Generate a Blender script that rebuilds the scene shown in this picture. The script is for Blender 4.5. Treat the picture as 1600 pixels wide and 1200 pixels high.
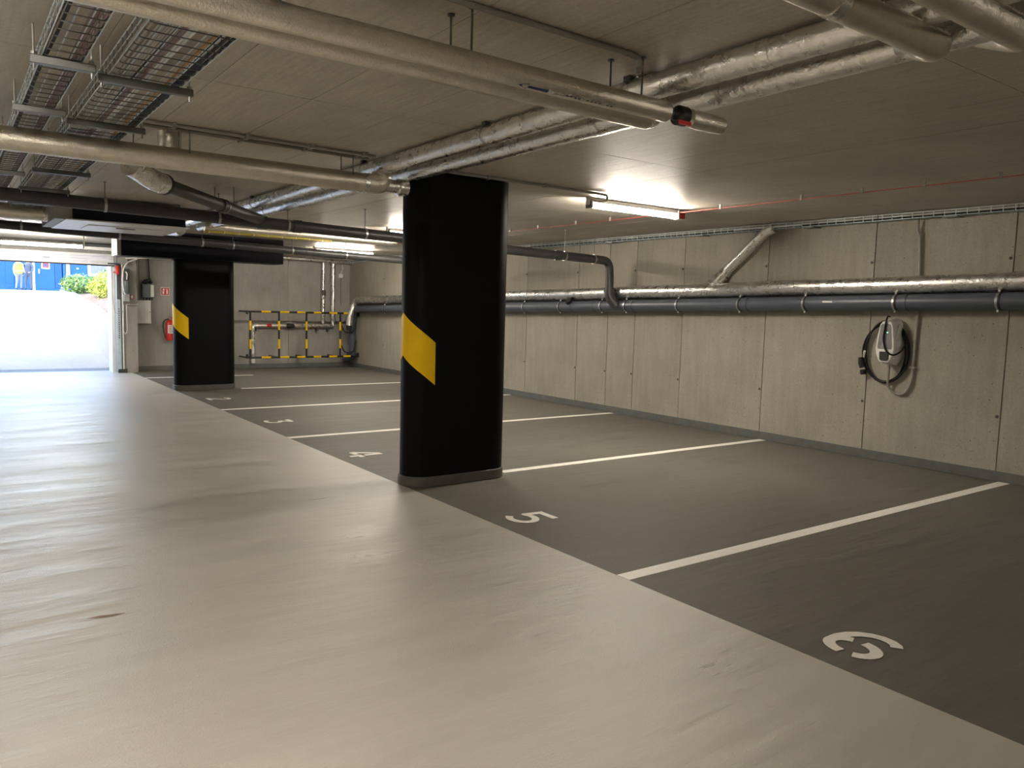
import bpy, math, random
from mathutils import Vector, Matrix
random.seed(7)
scene = bpy.context.scene
for o in list(bpy.data.objects):
    bpy.data.objects.remove(o)
COL = scene.collection
R = math.radians
# ------------------------------------------------------------------ camera
YAW, PITCH, ROLL, FPX = 0.630, -0.096, 0.027, 1217.0
CAM = Vector((-3.104, 0.0, 1.52))
fw = Vector((math.sin(YAW)*math.cos(PITCH), math.cos(YAW)*math.cos(PITCH), math.sin(PITCH)))
rt = Vector((math.cos(YAW), -math.sin(YAW), 0)); up = rt.cross(fw)
rt2 = rt*math.cos(ROLL)+up*math.sin(ROLL); up2 = up*math.cos(ROLL)-rt*math.sin(ROLL)
cd = bpy.data.cameras.new('camera'); cd.sensor_width = 36.0; cd.lens = FPX/1600*36
cd.clip_start = 0.05; cd.clip_end = 400
cam = bpy.data.objects.new('camera', cd); COL.objects.link(cam)
cam.matrix_world = Matrix(((rt2.x, up2.x, -fw.x, CAM.x), (rt2.y, up2.y, -fw.y, CAM.y), (rt2.z, up2.z, -fw.z, CAM.z), (0, 0, 0, 1)))
scene.camera = cam
# ------------------------------------------------------------------ sky, sun, exposure
LAMP = 200.0                      # emission of the tube lamps
SKY = 1.1
SUN = 4.0
world = bpy.data.worlds.new('world'); scene.world = world; world.use_nodes = True
wn = world.node_tree.nodes; wl = world.node_tree.links
bg = wn['Background']; sky = wn.new('ShaderNodeTexSky'); sky.sky_type = 'NISHITA'
sky.sun_disc = False; sky.sun_elevation = R(48); sky.sun_rotation = R(239); sky.altitude = 200
wl.new(sky.outputs[0], bg.inputs[0]); bg.inputs[1].default_value = SKY
sd = bpy.data.lights.new('sun', 'SUN'); sd.energy = SUN; sd.angle = R(0.6); sd.color = (1.0, 0.95, 0.87)
so = bpy.data.objects.new('sun', sd); COL.objects.link(so)
so.rotation_euler = Vector((0.65, 0.06, -0.75)).to_track_quat('-Z', 'Y').to_euler()   # high, from the left over the ramp and the yard
so.location = (0, -10, 20)
vs = scene.view_settings
vs.view_transform = 'Standard'; vs.look = 'None'; vs.exposure = 0.43; vs.gamma = 1.0; vs.use_curve_mapping = False
scene.cycles.max_bounces = 8
scene.cycles.diffuse_bounces = 5
scene.cycles.glossy_bounces = 4
scene.cycles.sample_clamp_indirect = 6.0

# ------------------------------------------------------------------ materials
MATS = {}
def nodes_of(name):
    m = bpy.data.materials.new(name); m.use_nodes = True
    return m, m.node_tree.nodes, m.node_tree.links, m.node_tree.nodes['Principled BSDF']
def coords(n, l, scale=(1, 1, 1)):
    tc = n.new('ShaderNodeTexCoord'); mp = n.new('ShaderNodeMapping'); mp.inputs['Scale'].default_value = scale
    l.new(tc.outputs['Object'], mp.inputs['Vector']); return mp.outputs[0]
def noise(n, l, vec, scale, detail=4, rough=0.55):
    t = n.new('ShaderNodeTexNoise'); t.inputs['Scale'].default_value = scale; t.inputs['Detail'].default_value = detail
    t.inputs['Roughness'].default_value = rough; l.new(vec, t.inputs['Vector']); return t.outputs['Fac']
def ramp(n, l, fac, stops):
    r = n.new('ShaderNodeValToRGB'); els = r.color_ramp.elements
    while len(els) < len(stops): els.new(0.5)
    for e, (p_, c) in zip(els, stops):
        e.position = p_; e.color = (c[0], c[1], c[2], 1) if not isinstance(c, (int, float)) else (c, c, c, 1)
    l.new(fac, r.inputs[0]); return r.outputs[0]
def mix(n, l, a, b, fac, mode='MIX'):
    m = n.new('ShaderNodeMix'); m.data_type = 'RGBA'; m.blend_type = mode
    for s, v in ((m.inputs[6], a), (m.inputs[7], b), (m.inputs[0], fac)):
        if hasattr(v, 'default_value') or hasattr(v, 'is_linked'): l.new(v, s)
        elif isinstance(v, (int, float)): s.default_value = v
        else: s.default_value = (v[0], v[1], v[2], 1)
    return m.outputs[2]
def bump(n, l, b, h, strength, dist=0.01, prev=None):
    bn = n.new('ShaderNodeBump'); bn.inputs['Strength'].default_value = strength; bn.inputs['Distance'].default_value = dist
    l.new(h, bn.inputs['Height'])
    if prev is not None: l.new(prev, bn.inputs['Normal'])
    l.new(bn.outputs[0], b.inputs['Normal']); return bn.outputs[0]
def plain(name, c, rough=0.5, metal=0.0, emit=None, var=0.12, vscale=9.0, bmp=0.0, bscale=120, spec=0.5):
    m, n, l, b = nodes_of(name)
    v = coords(n, l); f = noise(n, l, v, vscale)
    col = ramp(n, l, f, [(0.3, [x*(1-var) for x in c]), (0.7, [min(1, x*(1+var)) for x in c])])
    l.new(col, b.inputs['Base Color']); b.inputs['Roughness'].default_value = rough; b.inputs['Metallic'].default_value = metal
    b.inputs['Specular IOR Level'].default_value = spec
    if emit:
        b.inputs['Emission Color'].default_value = (*emit[0], 1); b.inputs['Emission Strength'].default_value = emit[1]
    if bmp: bump(n, l, b, noise(n, l, v, bscale), bmp, 0.004)
    MATS[name] = m; return m
def concrete(name, c, stretch, pin=1.0, rough=0.75, streak=0.25, blotch=0.25, bmp=0.25, spec=0.4):
    m, n, l, b = nodes_of(name)
    v = coords(n, l); vs_ = coords(n, l, stretch)
    big = noise(n, l, v, 0.9, 5, 0.6); st = noise(n, l, vs_, 3.0, 5, 0.65); fine = noise(n, l, v, 45, 4, 0.7)
    col = ramp(n, l, big, [(0.25, [x*(1-blotch) for x in c]), (0.75, [x*(1+blotch) for x in c])])
    col = mix(n, l, col, ramp(n, l, st, [(0.25, 1-streak), (0.6, 1.0), (0.9, 1+streak*0.3)]), 1.0, 'MULTIPLY')
    col = mix(n, l, col, ramp(n, l, fine, [(0.3, 0.86), (0.7, 1.08)]), 1.0, 'MULTIPLY')
    h = fine
    if pin:
        vo = n.new('ShaderNodeTexVoronoi'); vo.inputs['Scale'].default_value = 13.0; l.new(v, vo.inputs['Vector'])
        holes = ramp(n, l, vo.outputs['Distance'], [(0.0, 0.0), (0.05, 0.15), (0.10, 1.0)])
        sel = ramp(n, l, noise(n, l, v, 2.6, 3), [(0.42, 1.0), (0.50, 0.0)])
        ho = mix(n, l, holes, (1, 1, 1), sel)
        vo2 = n.new('ShaderNodeTexVoronoi'); vo2.inputs['Scale'].default_value = 30.0; l.new(v, vo2.inputs['Vector'])
        h2 = ramp(n, l, vo2.outputs['Distance'], [(0.05, 0.0), (0.16, 1.0)])
        sel2 = ramp(n, l, noise(n, l, v, 5.0, 4), [(0.44, 1.0), (0.56, 0.0)])
        ho2 = mix(n, l, h2, (1, 1, 1), sel2)
        ho = mix(n, l, ho, ho2, 1.0, 'MULTIPLY')
        col = mix(n, l, mix(n, l, col, (0.25, 0.23, 0.2), 1.0, 'MULTIPLY'), col, ho)
        h = mix(n, l, ho, fine, 0.3)
    l.new(col, b.inputs['Base Color']); b.inputs['Roughness'].default_value = rough
    b.inputs['Specular IOR Level'].default_value = spec
    bump(n, l, b, h, bmp, 0.006)
    MATS[name] = m; return m
def coated_floor(name, c, rough, bmp, streak=0.1, spec=0.5):
    m, n, l, b = nodes_of(name)
    v = coords(n, l); vs_ = coords(n, l, (0.45, 2.6, 1))
    big = noise(n, l, v, 0.5, 5, 0.6); st = noise(n, l, vs_, 1.6, 6, 0.65); fine = noise(n, l, v, 260, 2, 0.5)
    col = ramp(n, l, big, [(0.3, [x*0.93 for x in c]), (0.7, [x*1.06 for x in c])])
    col = mix(n, l, col, ramp(n, l, st, [(0.3, 1-streak), (0.7, 1+streak*0.4)]), 1.0, 'MULTIPLY')
    col = mix(n, l, col, ramp(n, l, fine, [(0.3, 0.93), (0.7, 1.05)]), 1.0, 'MULTIPLY')
    l.new(col, b.inputs['Base Color'])
    rr = ramp(n, l, st, [(0.3, rough-0.09), (0.7, rough+0.10)]); l.new(rr, b.inputs['Roughness'])
    b.inputs['Specular IOR Level'].default_value = spec
    p1 = bump(n, l, b, noise(n, l, v, 105, 3, 0.65), bmp, 0.003)
    bump(n, l, b, noise(n, l, vs_, 3.0, 4, 0.6), 0.5, 0.03, p1)
    MATS[name] = m; return m
def foil(name, c, rough, crinkle, scale=70):
    m, n, l, b = nodes_of(name)
    v = coords(n, l)
    f = noise(n, l, v, scale, 3, 0.6); f2 = noise(n, l, v, scale*0.22, 3, 0.6)
    vo = n.new('ShaderNodeTexVoronoi'); vo.inputs['Scale'].default_value = 9.0; vo.feature = 'DISTANCE_TO_EDGE'; l.new(v, vo.inputs['Vector'])
    crease = ramp(n, l, vo.outputs['Distance'], [(0.0, 0.7), (0.010, 1.0)])
    selc = ramp(n, l, noise(n, l, v, 11, 2), [(0.55, 1.0), (0.62, 0.0)])
    cm = mix(n, l, crease, (1, 1, 1), selc)
    col = ramp(n, l, f2, [(0.3, [x*0.85 for x in c]), (0.7, c)])
    l.new(mix(n, l, col, cm, 1.0, 'MULTIPLY'), b.inputs['Base Color'])
    b.inputs['Metallic'].default_value = 1.0
    l.new(ramp(n, l, f2, [(0.3, rough-0.06), (0.7, rough+0.08)]), b.inputs['Roughness'])
    p1 = bump(n, l, b, f, crinkle, 0.006)
    bump(n, l, b, f2, crinkle*0.7, 0.012, p1)
    MATS[name] = m; return m

concrete('wall_concrete', (0.36, 0.33, 0.275), (5, 5, 0.5), streak=0.14, blotch=0.22, bmp=0.45)
concrete('far_concrete', (0.33, 0.315, 0.29), (4, 4, 0.6), streak=0.14, bmp=0.35)
concrete('ceiling_concrete', (0.50, 0.465, 0.40), (14, 0.8, 1), pin=0, rough=0.47, streak=0.2, blotch=0.2, bmp=0.3, spec=0.22)
concrete('outdoor_concrete', (0.27, 0.265, 0.26), (2, 2, 2), pin=0, rough=0.85, streak=0.1, blotch=0.1)
coated_floor('floor_light', (0.53, 0.50, 0.445), 0.36, 0.9)
coated_floor('floor_dark', (0.150, 0.139, 0.119), 0.55, 0.8, 0.18, 0.15)
foil('foil_bright', (0.90, 0.885, 0.86), 0.29, 0.5, 60)
foil('foil_dull', (0.82, 0.77, 0.68), 0.36, 0.35, 110)
foil('foil_tape', (0.9, 0.89, 0.87), 0.26, 0.3)
plain('column_black', (0.004, 0.004, 0.005), 0.5, bmp=0.08, bscale=60, spec=0.08)
plain('skirting_grey', (0.115, 0.12, 0.115), 0.5)
plain('column_skirting', (0.075, 0.073, 0.065), 0.5)
plain('marking_white', (0.86, 0.83, 0.76), 0.5, var=0.05, vscale=30)
plain('signal_yellow', (0.92, 0.575, 0.004), 0.42, var=0.04, spec=0.2)
plain('guard_black', (0.008, 0.008, 0.009), 0.45)
plain('pvc_dark', (0.040, 0.040, 0.043), 0.42, var=0.06)
plain('pvc_grey', (0.07, 0.083, 0.108), 0.4, var=0.05)
plain('rubber_black', (0.012, 0.012, 0.013), 0.55)
plain('steel', (0.52, 0.53, 0.54), 0.35, 1.0, bmp=0.05)
plain('steel_dark', (0.20, 0.21, 0.21), 0.42, 1.0)
plain('wire_zinc', (0.58, 0.68, 0.74), 0.4, 0.25)
plain('conduit_grey', (0.27, 0.255, 0.225), 0.5)
plain('white_plastic', (0.75, 0.74, 0.71), 0.4)
plain('panel_white', (0.80, 0.81, 0.82), 0.4, var=0.03)
plain('cabinet_grey', (0.62, 0.62, 0.58), 0.45, var=0.04)
plain('box_grey', (0.10, 0.11, 0.125), 0.4)
plain('charger_grey', (0.22, 0.22, 0.22), 0.35)
plain('red_paint', (0.55, 0.02, 0.02), 0.35)
plain('red_cable', (0.42, 0.03, 0.02), 0.5)
plain('blue_paint', (0.003, 0.085, 0.42), 0.5, var=0.08, vscale=3)
plain('blue_dark', (0.008, 0.09, 0.36), 0.5)
plain('arrow_blue', (0.012, 0.02, 0.11), 0.5)
plain('print_dark', (0.05, 0.05, 0.05), 0.6)
plain('navy_panel', (0.006, 0.007, 0.014), 0.45, spec=0.12)
plain('unit_white', (0.78, 0.79, 0.80), 0.3, var=0.04)
plain('unit_grey', (0.30, 0.30, 0.29), 0.5)
plain('stain_brown', (0.26, 0.17, 0.12), 0.6)
plain('cable_grey', (0.42, 0.40, 0.37), 0.5)
plain('cable_white', (0.74, 0.74, 0.74), 0.45)
plain('cable_violet', (0.23, 0.15, 0.17), 0.5)
plain('cable_black', (0.009, 0.009, 0.011), 0.5, spec=0.2)
plain('cable_orange', (0.40, 0.21, 0.05), 0.5)
plain('led_green', (0.2, 0.8, 0.5), 0.4, emit=((0.3, 1.0, 0.7), 2.0))
plain('lamp_tube', (0.9, 0.9, 0.9), 0.4, emit=((1.0, 0.90, 0.76), LAMP))
plain('gate_tube', (0.9, 0.9, 0.9), 0.4, emit=((1.0, 0.90, 0.76), LAMP*0.8))
plain('lamp_body', (0.20, 0.195, 0.185), 0.45)
plain('gravel', (0.20, 0.14, 0.10), 0.9, var=0.4, vscale=14)
plain('yard', (0.30, 0.295, 0.29), 0.9)
plain('leaf_yellow', (0.42, 0.44, 0.06), 0.6, var=0.3)
plain('leaf_green', (0.22, 0.33, 0.08), 0.6, var=0.3)
plain('bark', (0.15, 0.10, 0.06), 0.9)
plain('skin_tone', (0.55, 0.36, 0.27), 0.6)
plain('hivis', (0.70, 0.85, 0.06), 0.7)
plain('shirt_pale', (0.75, 0.74, 0.68), 0.8)
plain('cloth_dark', (0.10, 0.12, 0.17), 0.8)
plain('cloth_grey', (0.24, 0.25, 0.28), 0.8)
plain('helmet_white', (0.8, 0.8, 0.78), 0.4)
plain('hair_brown', (0.06, 0.04, 0.03), 0.7)
plain('window_glass', (0.12, 0.14, 0.18), 0.08)
plain('insulation_yellow', (0.45, 0.36, 0.04), 0.6)
plain('wool_black', (0.02, 0.02, 0.02), 0.7)
plain('drain_metal', (0.25, 0.25, 0.27), 0.5, 0.8)

# ------------------------------------------------------------------ mesh helpers
class MB:
    def __init__(s): s.v = []; s.f = []
    def add(s, vs_, fs):
        o = len(s.v); s.v += [tuple(x) for x in vs_]; s.f += [tuple(i+o for i in f) for f in fs]; return s
    def box(s, x0, x1, y0, y1, z0, z1):
        return s.add([(x0, y0, z0), (x1, y0, z0), (x1, y1, z0), (x0, y1, z0), (x0, y0, z1), (x1, y0, z1), (x1, y1, z1), (x0, y1, z1)],
                     [(0, 3, 2, 1), (4, 5, 6, 7), (0, 1, 5, 4), (1, 2, 6, 5), (2, 3, 7, 6), (3, 0, 4, 7)])
    def tube(s, pts, r, n=14, cap=True):
        P = [Vector(q) for q in pts]; k = len(P)
        rs = r if isinstance(r, (list, tuple)) else [r]*k
        T = []
        for i in range(k):
            a = P[max(i-1, 0)]; b = P[min(i+1, k-1)]; T.append((b-a).normalized())
        ref = Vector((0, 0, 1)) if abs(T[0].z) < 0.9 else Vector((1, 0, 0))
        N = (ref - T[0]*ref.dot(T[0])).normalized(); vs_ = []
        for i in range(k):
            N = (N - T[i]*N.dot(T[i])).normalized(); B = T[i].cross(N)
            for j in range(n):
                a = 2*math.pi*j/n; vs_.append(P[i]+(N*math.cos(a)+B*math.sin(a))*rs[i])
        fs = [(i*n+j, i*n+(j+1) % n, (i+1)*n+(j+1) % n, (i+1)*n+j) for i in range(k-1) for j in range(n)]
        if cap: fs += [tuple(range(n-1, -1, -1)), tuple((k-1)*n+j for j in range(n))]
        return s.add(vs_, fs)
    def prism(s, pts2, h0, h1, fn):
        """extrude the outline pts2 from h0 to h1; fn(a, b, h) gives the point"""
        n = len(pts2)
        vs_ = [fn(a, b, h0) for a, b in pts2]+[fn(a, b, h1) for a, b in pts2]
        return s.add(vs_, [tuple(range(n-1, -1, -1)), tuple(range(n, 2*n))]+[(i, (i+1) % n, n+(i+1) % n, n+i) for i in range(n)])
def fillet(pts, rad, seg=6):
    P = [Vector(q) for q in pts]; out = [P[0]]
    for i in range(1, len(P)-1):
        a = (P[i-1]-P[i]); b = (P[i+1]-P[i]); rr = min(rad, a.length*0.49, b.length*0.49)
        a = P[i]+a.normalized()*rr; b = P[i]+b.normalized()*rr
        for k in range(seg+1):
            t = k/seg; out.append(a*(1-t)**2+P[i]*2*t*(1-t)+b*t*t)
    out.append(P[-1]); return out
def mesh_of(name, mb, base=(0, 0, 0), mat=None, flip=False):
    me = bpy.data.meshes.new(name)
    bx, by, bz = base
    me.from_pydata([(x-bx, y-by, z-bz) for x, y, z in mb.v], [], mb.f)
    me.validate(); me.update()
    me.polygons.foreach_set('use_smooth', [True]*len(me.polygons)); me.set_sharp_from_angle(angle=R(38))
    if mat: me.materials.append(MATS[mat])
    return me
def tag(o, label=None, cat=None, group=None, kind=None):
    if label: o['label'] = label
    if cat: o['category'] = cat
    if group: o['group'] = group
    if kind: o['kind'] = kind
    return o
def solid(name, mb, mat, base=(0, 0, 0), bev=0):
    o = bpy.data.objects.new(name, mesh_of(name, mb, base, mat)); o.location = base; COL.objects.link(o)
    if bev:
        b = o.modifiers.new('bevel', 'BEVEL'); b.width = bev; b.segments = 2; b.limit_method = 'ANGLE'; b.angle_limit = R(40)
    return o
class Thing:
    def __init__(s, name, label, cat, base, group=None):
        s.base = tuple(base); s.o = bpy.data.objects.new(name, None); s.o.location = base; s.o.empty_display_size = 0.1
        COL.objects.link(s.o); tag(s.o, label, cat, group)
    def part(s, name, mb, mat, parent=None, label=None, bev=0, kind=None, at=None):
        base = s.base
        o = bpy.data.objects.new(name, mesh_of(name, mb, base, mat)); COL.objects.link(o); o.parent = parent or s.o
        if bev:
            b = o.modifiers.new('bevel', 'BEVEL'); b.width = bev; b.segments = 2; b.limit_method = 'ANGLE'; b.angle_limit = R(40)
        if label: o['label'] = label
        if kind: o['kind'] = kind
        return o
    def share(s, name, me, loc, parent=None):
        o = bpy.data.objects.new(name, me); COL.objects.link(o); o.parent = parent or s.o
        o.location = (loc[0]-s.base[0], loc[1]-s.base[1], loc[2]-s.base[2]); return o
def piece(name, me, loc, parent):
    o = bpy.data.objects.new(name, me); COL.objects.link(o); o.parent = parent; o.location = loc; return o

# ------------------------------------------------------------------ the room
H = 2.62                 # ceiling
XW = 5.0                 # right wall face
YF = 18.0                # far wall face
XL, YB = -6.6, -5.0      # left and back walls, out of view
fl = tag(solid('floor', MB().box(XL, 0.0, YB, YF+0.35, -0.2, 0.0), 'floor_light'), 'light grey coated driving aisle of the garage floor', kind='structure')
bay = solid('bay_coating', MB().box(0.0, XW, YB, YF, -0.2, 0.0), 'floor_dark'); bay.parent = fl
bay['label'] = 'dark grey coated parking bay surface'
wr = tag(solid('wall_right', MB().box(XW+0.012, XW+0.3, YB, YF+0.3, 0, H), 'wall_concrete'), 'board-marked concrete wall behind the parking bays', kind='structure')
js = [YB, -3.54, -2.19, -0.84, 0.51, 1.86, 3.207, 4.564, 5.902, 7.232, 8.131, 8.703, 9.403, 10.742, 12.09, 13.44, 14.79, 16.14, YF]
for a, b in zip(js[:-1], js[1:]):
    o = solid('panel', MB().box(XW, XW+0.02, a+0.006, b-0.006, 0, H), 'wall_concrete', base=(XW, (a+b)/2, 0)); o.parent = wr
    o.location = (XW, (a+b)/2, 0)
tie = mesh_of('tie_hole', MB().tube([(XW-0.002, 0, 0), (XW+0.004, 0, 0)], 0.016, 10), (XW, 0, 0), 'print_dark')
for y in js[4:-1]:
    for z in (0.62, 2.12): piece('tie_hole', tie, (XW, y+0.03, z), wr)
wf = tag(solid('wall_far', MB().box(-0.12, XW+0.3, YF+0.012, YF+0.3, 0, H), 'far_concrete'), 'far concrete wall with pipes and fire extinguisher', kind='structure')
for a, b in ((0.12, 3.44), (3.44, XW)):
    o = solid('panel', MB().box(a+0.005, b-0.005, YF, YF+0.02, 0, H), 'far_concrete', base=((a+b)/2, YF, 0)); o.parent = wf
pil = solid('pilaster', MB().box(-0.14, 0.12, YF-0.38, YF+0.3, 0, H), 'far_concrete'); pil.parent = wf
lin = solid('lintel', MB().box(XL, -0.14, YF-0.1, YF+0.3, 2.40, H), 'far_concrete'); lin.parent = wf
ret = solid('gate_reveal', MB().box(XL, -5.4, YF-0.1, YF+0.3, 0, 2.40), 'far_concrete'); ret.parent = wf
tag(solid('wall_left', MB().box(XL-0.3, XL, YB, YF+0.3, 0, H), 'wall_concrete'), 'concrete wall along the left side of the aisle', kind='structure')
tag(solid('wall_back', MB().box(XL, XW+0.3, YB-0.3, YB, 0, H), 'wall_concrete'), 'concrete wall at the near end of the garage', kind='structure')
ce = tag(solid('ceiling', MB().box(XL-0.3, XW+0.3, YB-0.3, YF+0.3, H+0.006, H+0.35), 'ceiling_concrete'), 'brownish cast concrete ceiling with form panel joints', kind='structure')
PX, PY = 0.525, 2.48
xs = [-0.925+PX*k for k in range(-11, 12)]; xs = [XL]+[x for x in xs if XL+0.1 < x < XW-0.1]+[XW]
ys = [1.70+PY*k for k in range(-3, 8)]; ys = [YB]+[y for y in ys if YB+0.1 < y < YF-0.1]+[YF]
cache = {}
for i in range(len(xs)-1):
    for j in range(len(ys)-1):
        w, d = xs[i+1]-xs[i], ys[j+1]-ys[j]
        key = (i, j)
        o = solid('panel', MB().box(xs[i]+0.0018, xs[i+1]-0.0018, ys[j]+0.0018, ys[j+1]-0.0018, H+random.uniform(0, 0.0012), H+0.01), 'ceiling_concrete')
        o.parent = ce
# skirting
bs = tag(solid('baseboard_right', MB().box(XW-0.012, XW, YB, YF, 0, 0.10), 'skirting_grey', bev=0.004), 'grey coated skirting along the right wall', kind='structure')
tag(solid('baseboard_far', MB().box(0.12, XW, YF-0.012, YF, 0, 0.10), 'skirting_grey', bev=0.004), 'grey coated skirting along the far wall', kind='structure')

# bay lines and numbers, painted on the floor
def ribbon(mb, pts, w, z=0.003, closed=False):
    P = [Vector((a, b, 0)) for a, b in pts]; L = []; Rr = []
    for i in range(len(P)):
        t = (P[min(i+1, len(P)-1)]-P[max(i-1, 0)]).normalized(); nrm = Vector((-t.y, t.x, 0))
        L.append(P[i]+nrm*w/2); Rr.append(P[i]-nrm*w/2)
    n = len(P)
    def T(q): return q
    vs_ = [(q.x, q.y, z) for q in L]+[(q.x, q.y, z) for q in Rr]
    mb.add(vs_, [(i, n+i, n+i+1, i+1) for i in range(n-1)])
for y, x0, x1 in ((16.3, 0.0, 2.07), (13.806, 1.08, XW-0.01), (11.163, 0.0, XW-0.01), (8.523, 0.0, XW-0.01), (5.839, 1.06, XW-0.01), (3.123, 0.0, XW-0.01), (0.46, 0.0, XW-0.01)):
    o = solid('bay_line', MB().box(x0, x1, y-0.05, y+0.05, -0.001, 0.0025), 'marking_white'); o.parent = fl
def arc(cx, cy, rx, ry, a0, a1, n=16):
    return [(cx+rx*math.cos(R(a0+(a1-a0)*k/n)), cy+ry*math.sin(R(a0+(a1-a0)*k/n))) for k in range(n+1)]
DW = 0.056
def digit(ch):                      # strokes in (right, up), 0.24 wide and 0.34 high
    if ch == '6': return [arc(.12, .105, .092, .08, -66, 84), arc(.12, .105, .092, .08, 112, 264),
                          [(.029, .12), (.029, .165), (.042, .22), (.068, .265), (.105, .297), (.145, .310), (.185, .304), (.212, .286), (.226, .262)]]
    if ch == '5': return [[(.225, .315), (.068, .315)], [(.075, .34), (.052, .17)], [(.045, .185)]+arc(.118, .112, .094, .086, 118, -148, 24)]
    if ch == '4': return [[(.165, .0), (.165, .095)], [(.165, .15), (.165, .34)], [(.0, .095), (.115, .095)], [(.145, .095), (.24, .095)], [(.02, .1), (.15, .325)]]
    if ch == '3': return [[(.03, .315), (.20, .315)], [(.20, .325), (.11, .20)], [(.10, .205)]+arc(.115, .112, .093, .086, 88, -150, 24)]
    if ch == '2': return [arc(.118, .235, .085, .08, 160, -25, 16)+[(.045, .035)], [(.02, .026), (.225, .026)]]
    return [[(.13, 0), (.13, .34)], [(.14, .32), (.06, .26)]]
for ch, y0 in (('6', 2.005), ('5', 4.575), ('4', 7.37), ('3', 9.92), ('2', 12.58)):
    mb = MB()
    for q, st in enumerate(digit(ch)):
        ribbon(mb, [(0.142+b*1.04, y0-a*1.16) for a, b in st], DW, 0.0025+0.0006*q)
    o = solid('bay_number', mb, 'marking_white'); o.parent = fl; o['label'] = 'white stencilled bay number '+ch
# rust-brown scuff and debris on the aisle
sc = MB().add([(-2.61, 4.062, 0.0012), (-2.55, 4.035, 0.0012), (-2.50, 4.028, 0.0012), (-2.44, 4.045, 0.0012), (-2.50, 4.055, 0.0012), (-2.55, 4.068, 0.0012)], [(0, 1, 2, 3, 4, 5)]); o = solid('floor_scuff', sc, 'stain_brown'); o.parent = fl

# ------------------------------------------------------------------ columns
def stadium(x0, x1, yc, r, n=14, grow=0.0):
    r2 = r+grow; pts = []
    for k in range(n+1):
        a = R(90+180*k/n); pts.append((x0+r+r2*math.cos(a), yc+r2*math.sin(a)))
    for k in range(n+1):
        a = R(-90+180*k/n); pts.append((x1-r+r2*math.cos(a), yc+r2*math.sin(a)))
    return pts
def column(label, yc, ztop, r=0.175, x1=1.0):
    t = Thing('column', label, 'column', (x1/2, yc, 0), 'black concrete columns')
    t.part('shaft', MB().prism(stadium(0, x1, yc, r), 0.085, ztop, lambda a, b, h: (a, b, h)), 'column_black')
    t.part('skirting', MB().prism(stadium(0, x1, yc, r, grow=0.012), 0.0, 0.088, lambda a, b, h: (a, b, h)), 'column_skirting', bev=0.006)
    # chevron wrapped round the aisle end, apex on the middle of the rounded face
    arcq = math.pi/2*r; end = arcq+0.03
    for sgn in (-1, 1):
        mb = MB(); n = 16; vs_ = []
        for off in (0.0015, 0.004):
            for k in range(n+1):
                s = end*k/n
                if s < arcq:
                    a = math.pi+sgn*s/r; px, py = r+(r+off)*math.cos(a), yc+(r+off)*math.sin(a)
                else: px, py = r+(s-arcq), yc-sgn*(r+off)
                zt = 1.465-s*0.80
                vs_.append((px, py, zt)); vs_.append((px, py, zt-0.355))
        m = 2*(n+1); fs = []
        for k in range(n):
            a, b, c, d = 2*k, 2*k+2, 2*k+3, 2*k+1
            fs.append((m+a, m+b, m+c, m+d)); fs.append((a, d, c, b)); fs.append((a, b, m+b, m+a)); fs.append((d, m+d, m+c, c))
        fs.append((2*n, 2*n+1, m+2*n+1, m+2*n))
        mb.add(vs_, fs)
        t.part('chevron', mb, 'signal_yellow', label='yellow warning chevron half')
    return t
column('large black rounded column between bays four and five with yellow chevron', 5.815, H)
column('black rounded column under the dark drop beam near the gate', 13.975, 2.21)
db = Thing('drop_beam', 'dark painted beam resting on the farther black column', 'beam', (0.5, 13.95, 2.2))
db.part('face', MB().box(-0.81, 1.80, 13.72, 14.2, 2.20, H), 'navy_panel')
db.part('end_face', MB().box(-0.87, -0.812, 13.72, 14.2, 2.20, H), 'unit_grey', label='bare grey end of the beam')

# ------------------------------------------------------------------ pipes
def ring(mb, c, d, r, w, n=20):
    c = Vector(c); d = Vector(d).normalized(); mb.tube([c-d*w/2, c+d*w/2], r, n)
def hanger(t, x, y, zp, r, mat='steel_dark', d=(1, 0, 0), ztop=H, rodmat='steel_dark', offs=0.0, clamp=True):
    if clamp:
        mb = MB(); ring(mb, (x, y, zp), d, r+0.005, 0.024); cl = t.part('clamp', mb, mat)
    t.part('hanger_rod', MB().tube([(x, y+offs, zp+r*0.6), (x, y+offs, ztop)], 0.0045, 8), rodmat)
    t.part('ceiling_anchor', MB().tube([(x, y+offs, ztop-0.008), (x, y+offs, ztop)], 0.014, 10), rodmat)

# A: pair of dull foil pipes near the camera
a1 = Thing('foil_pipe', 'near dull foil-wrapped pipe under the ceiling ending in a black ball valve', 'pipe', (-1.5, 2.51, 2.37), 'insulated ceiling pipes')
a1.part('insulation', MB().tube([(-5.9, 2.51, 2.424), (-0.465, 2.51, 2.415)], 0.0445, 24), 'foil_dull')
a1.part('insulation_collar', MB().tube([(-0.465, 2.51, 2.415), (-0.44, 2.51, 2.415)], [0.0445, 0.03], 20), 'foil_tape')
a1.part('valve_body', MB().tube([(-0.46, 2.51, 2.413), (-0.40, 2.51, 2.413), (-0.39, 2.51, 2.413), (-0.34, 2.51, 2.413), (-0.32, 2.51, 2.413)], [0.022, 0.025, 0.044, 0.044, 0.024], 16), 'rubber_black')
a1.part('valve_lever', MB().box(-0.43, -0.36, 2.45, 2.462, 2.36, 2.376), 'red_paint', label='small red valve lever')
a1.part('pipe_end', MB().tube([(-0.325, 2.51, 2.413), (-0.31, 2.51, 2.413), (-0.24, 2.51, 2.412), (-0.09, 2.51, 2.412)], [0.026, 0.04, 0.043, 0.04], 16), 'foil_dull')
for x in (-3.6, -1.50, -0.62): hanger(a1, x, 2.51, 2.42, 0.0445, clamp=False)
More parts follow.
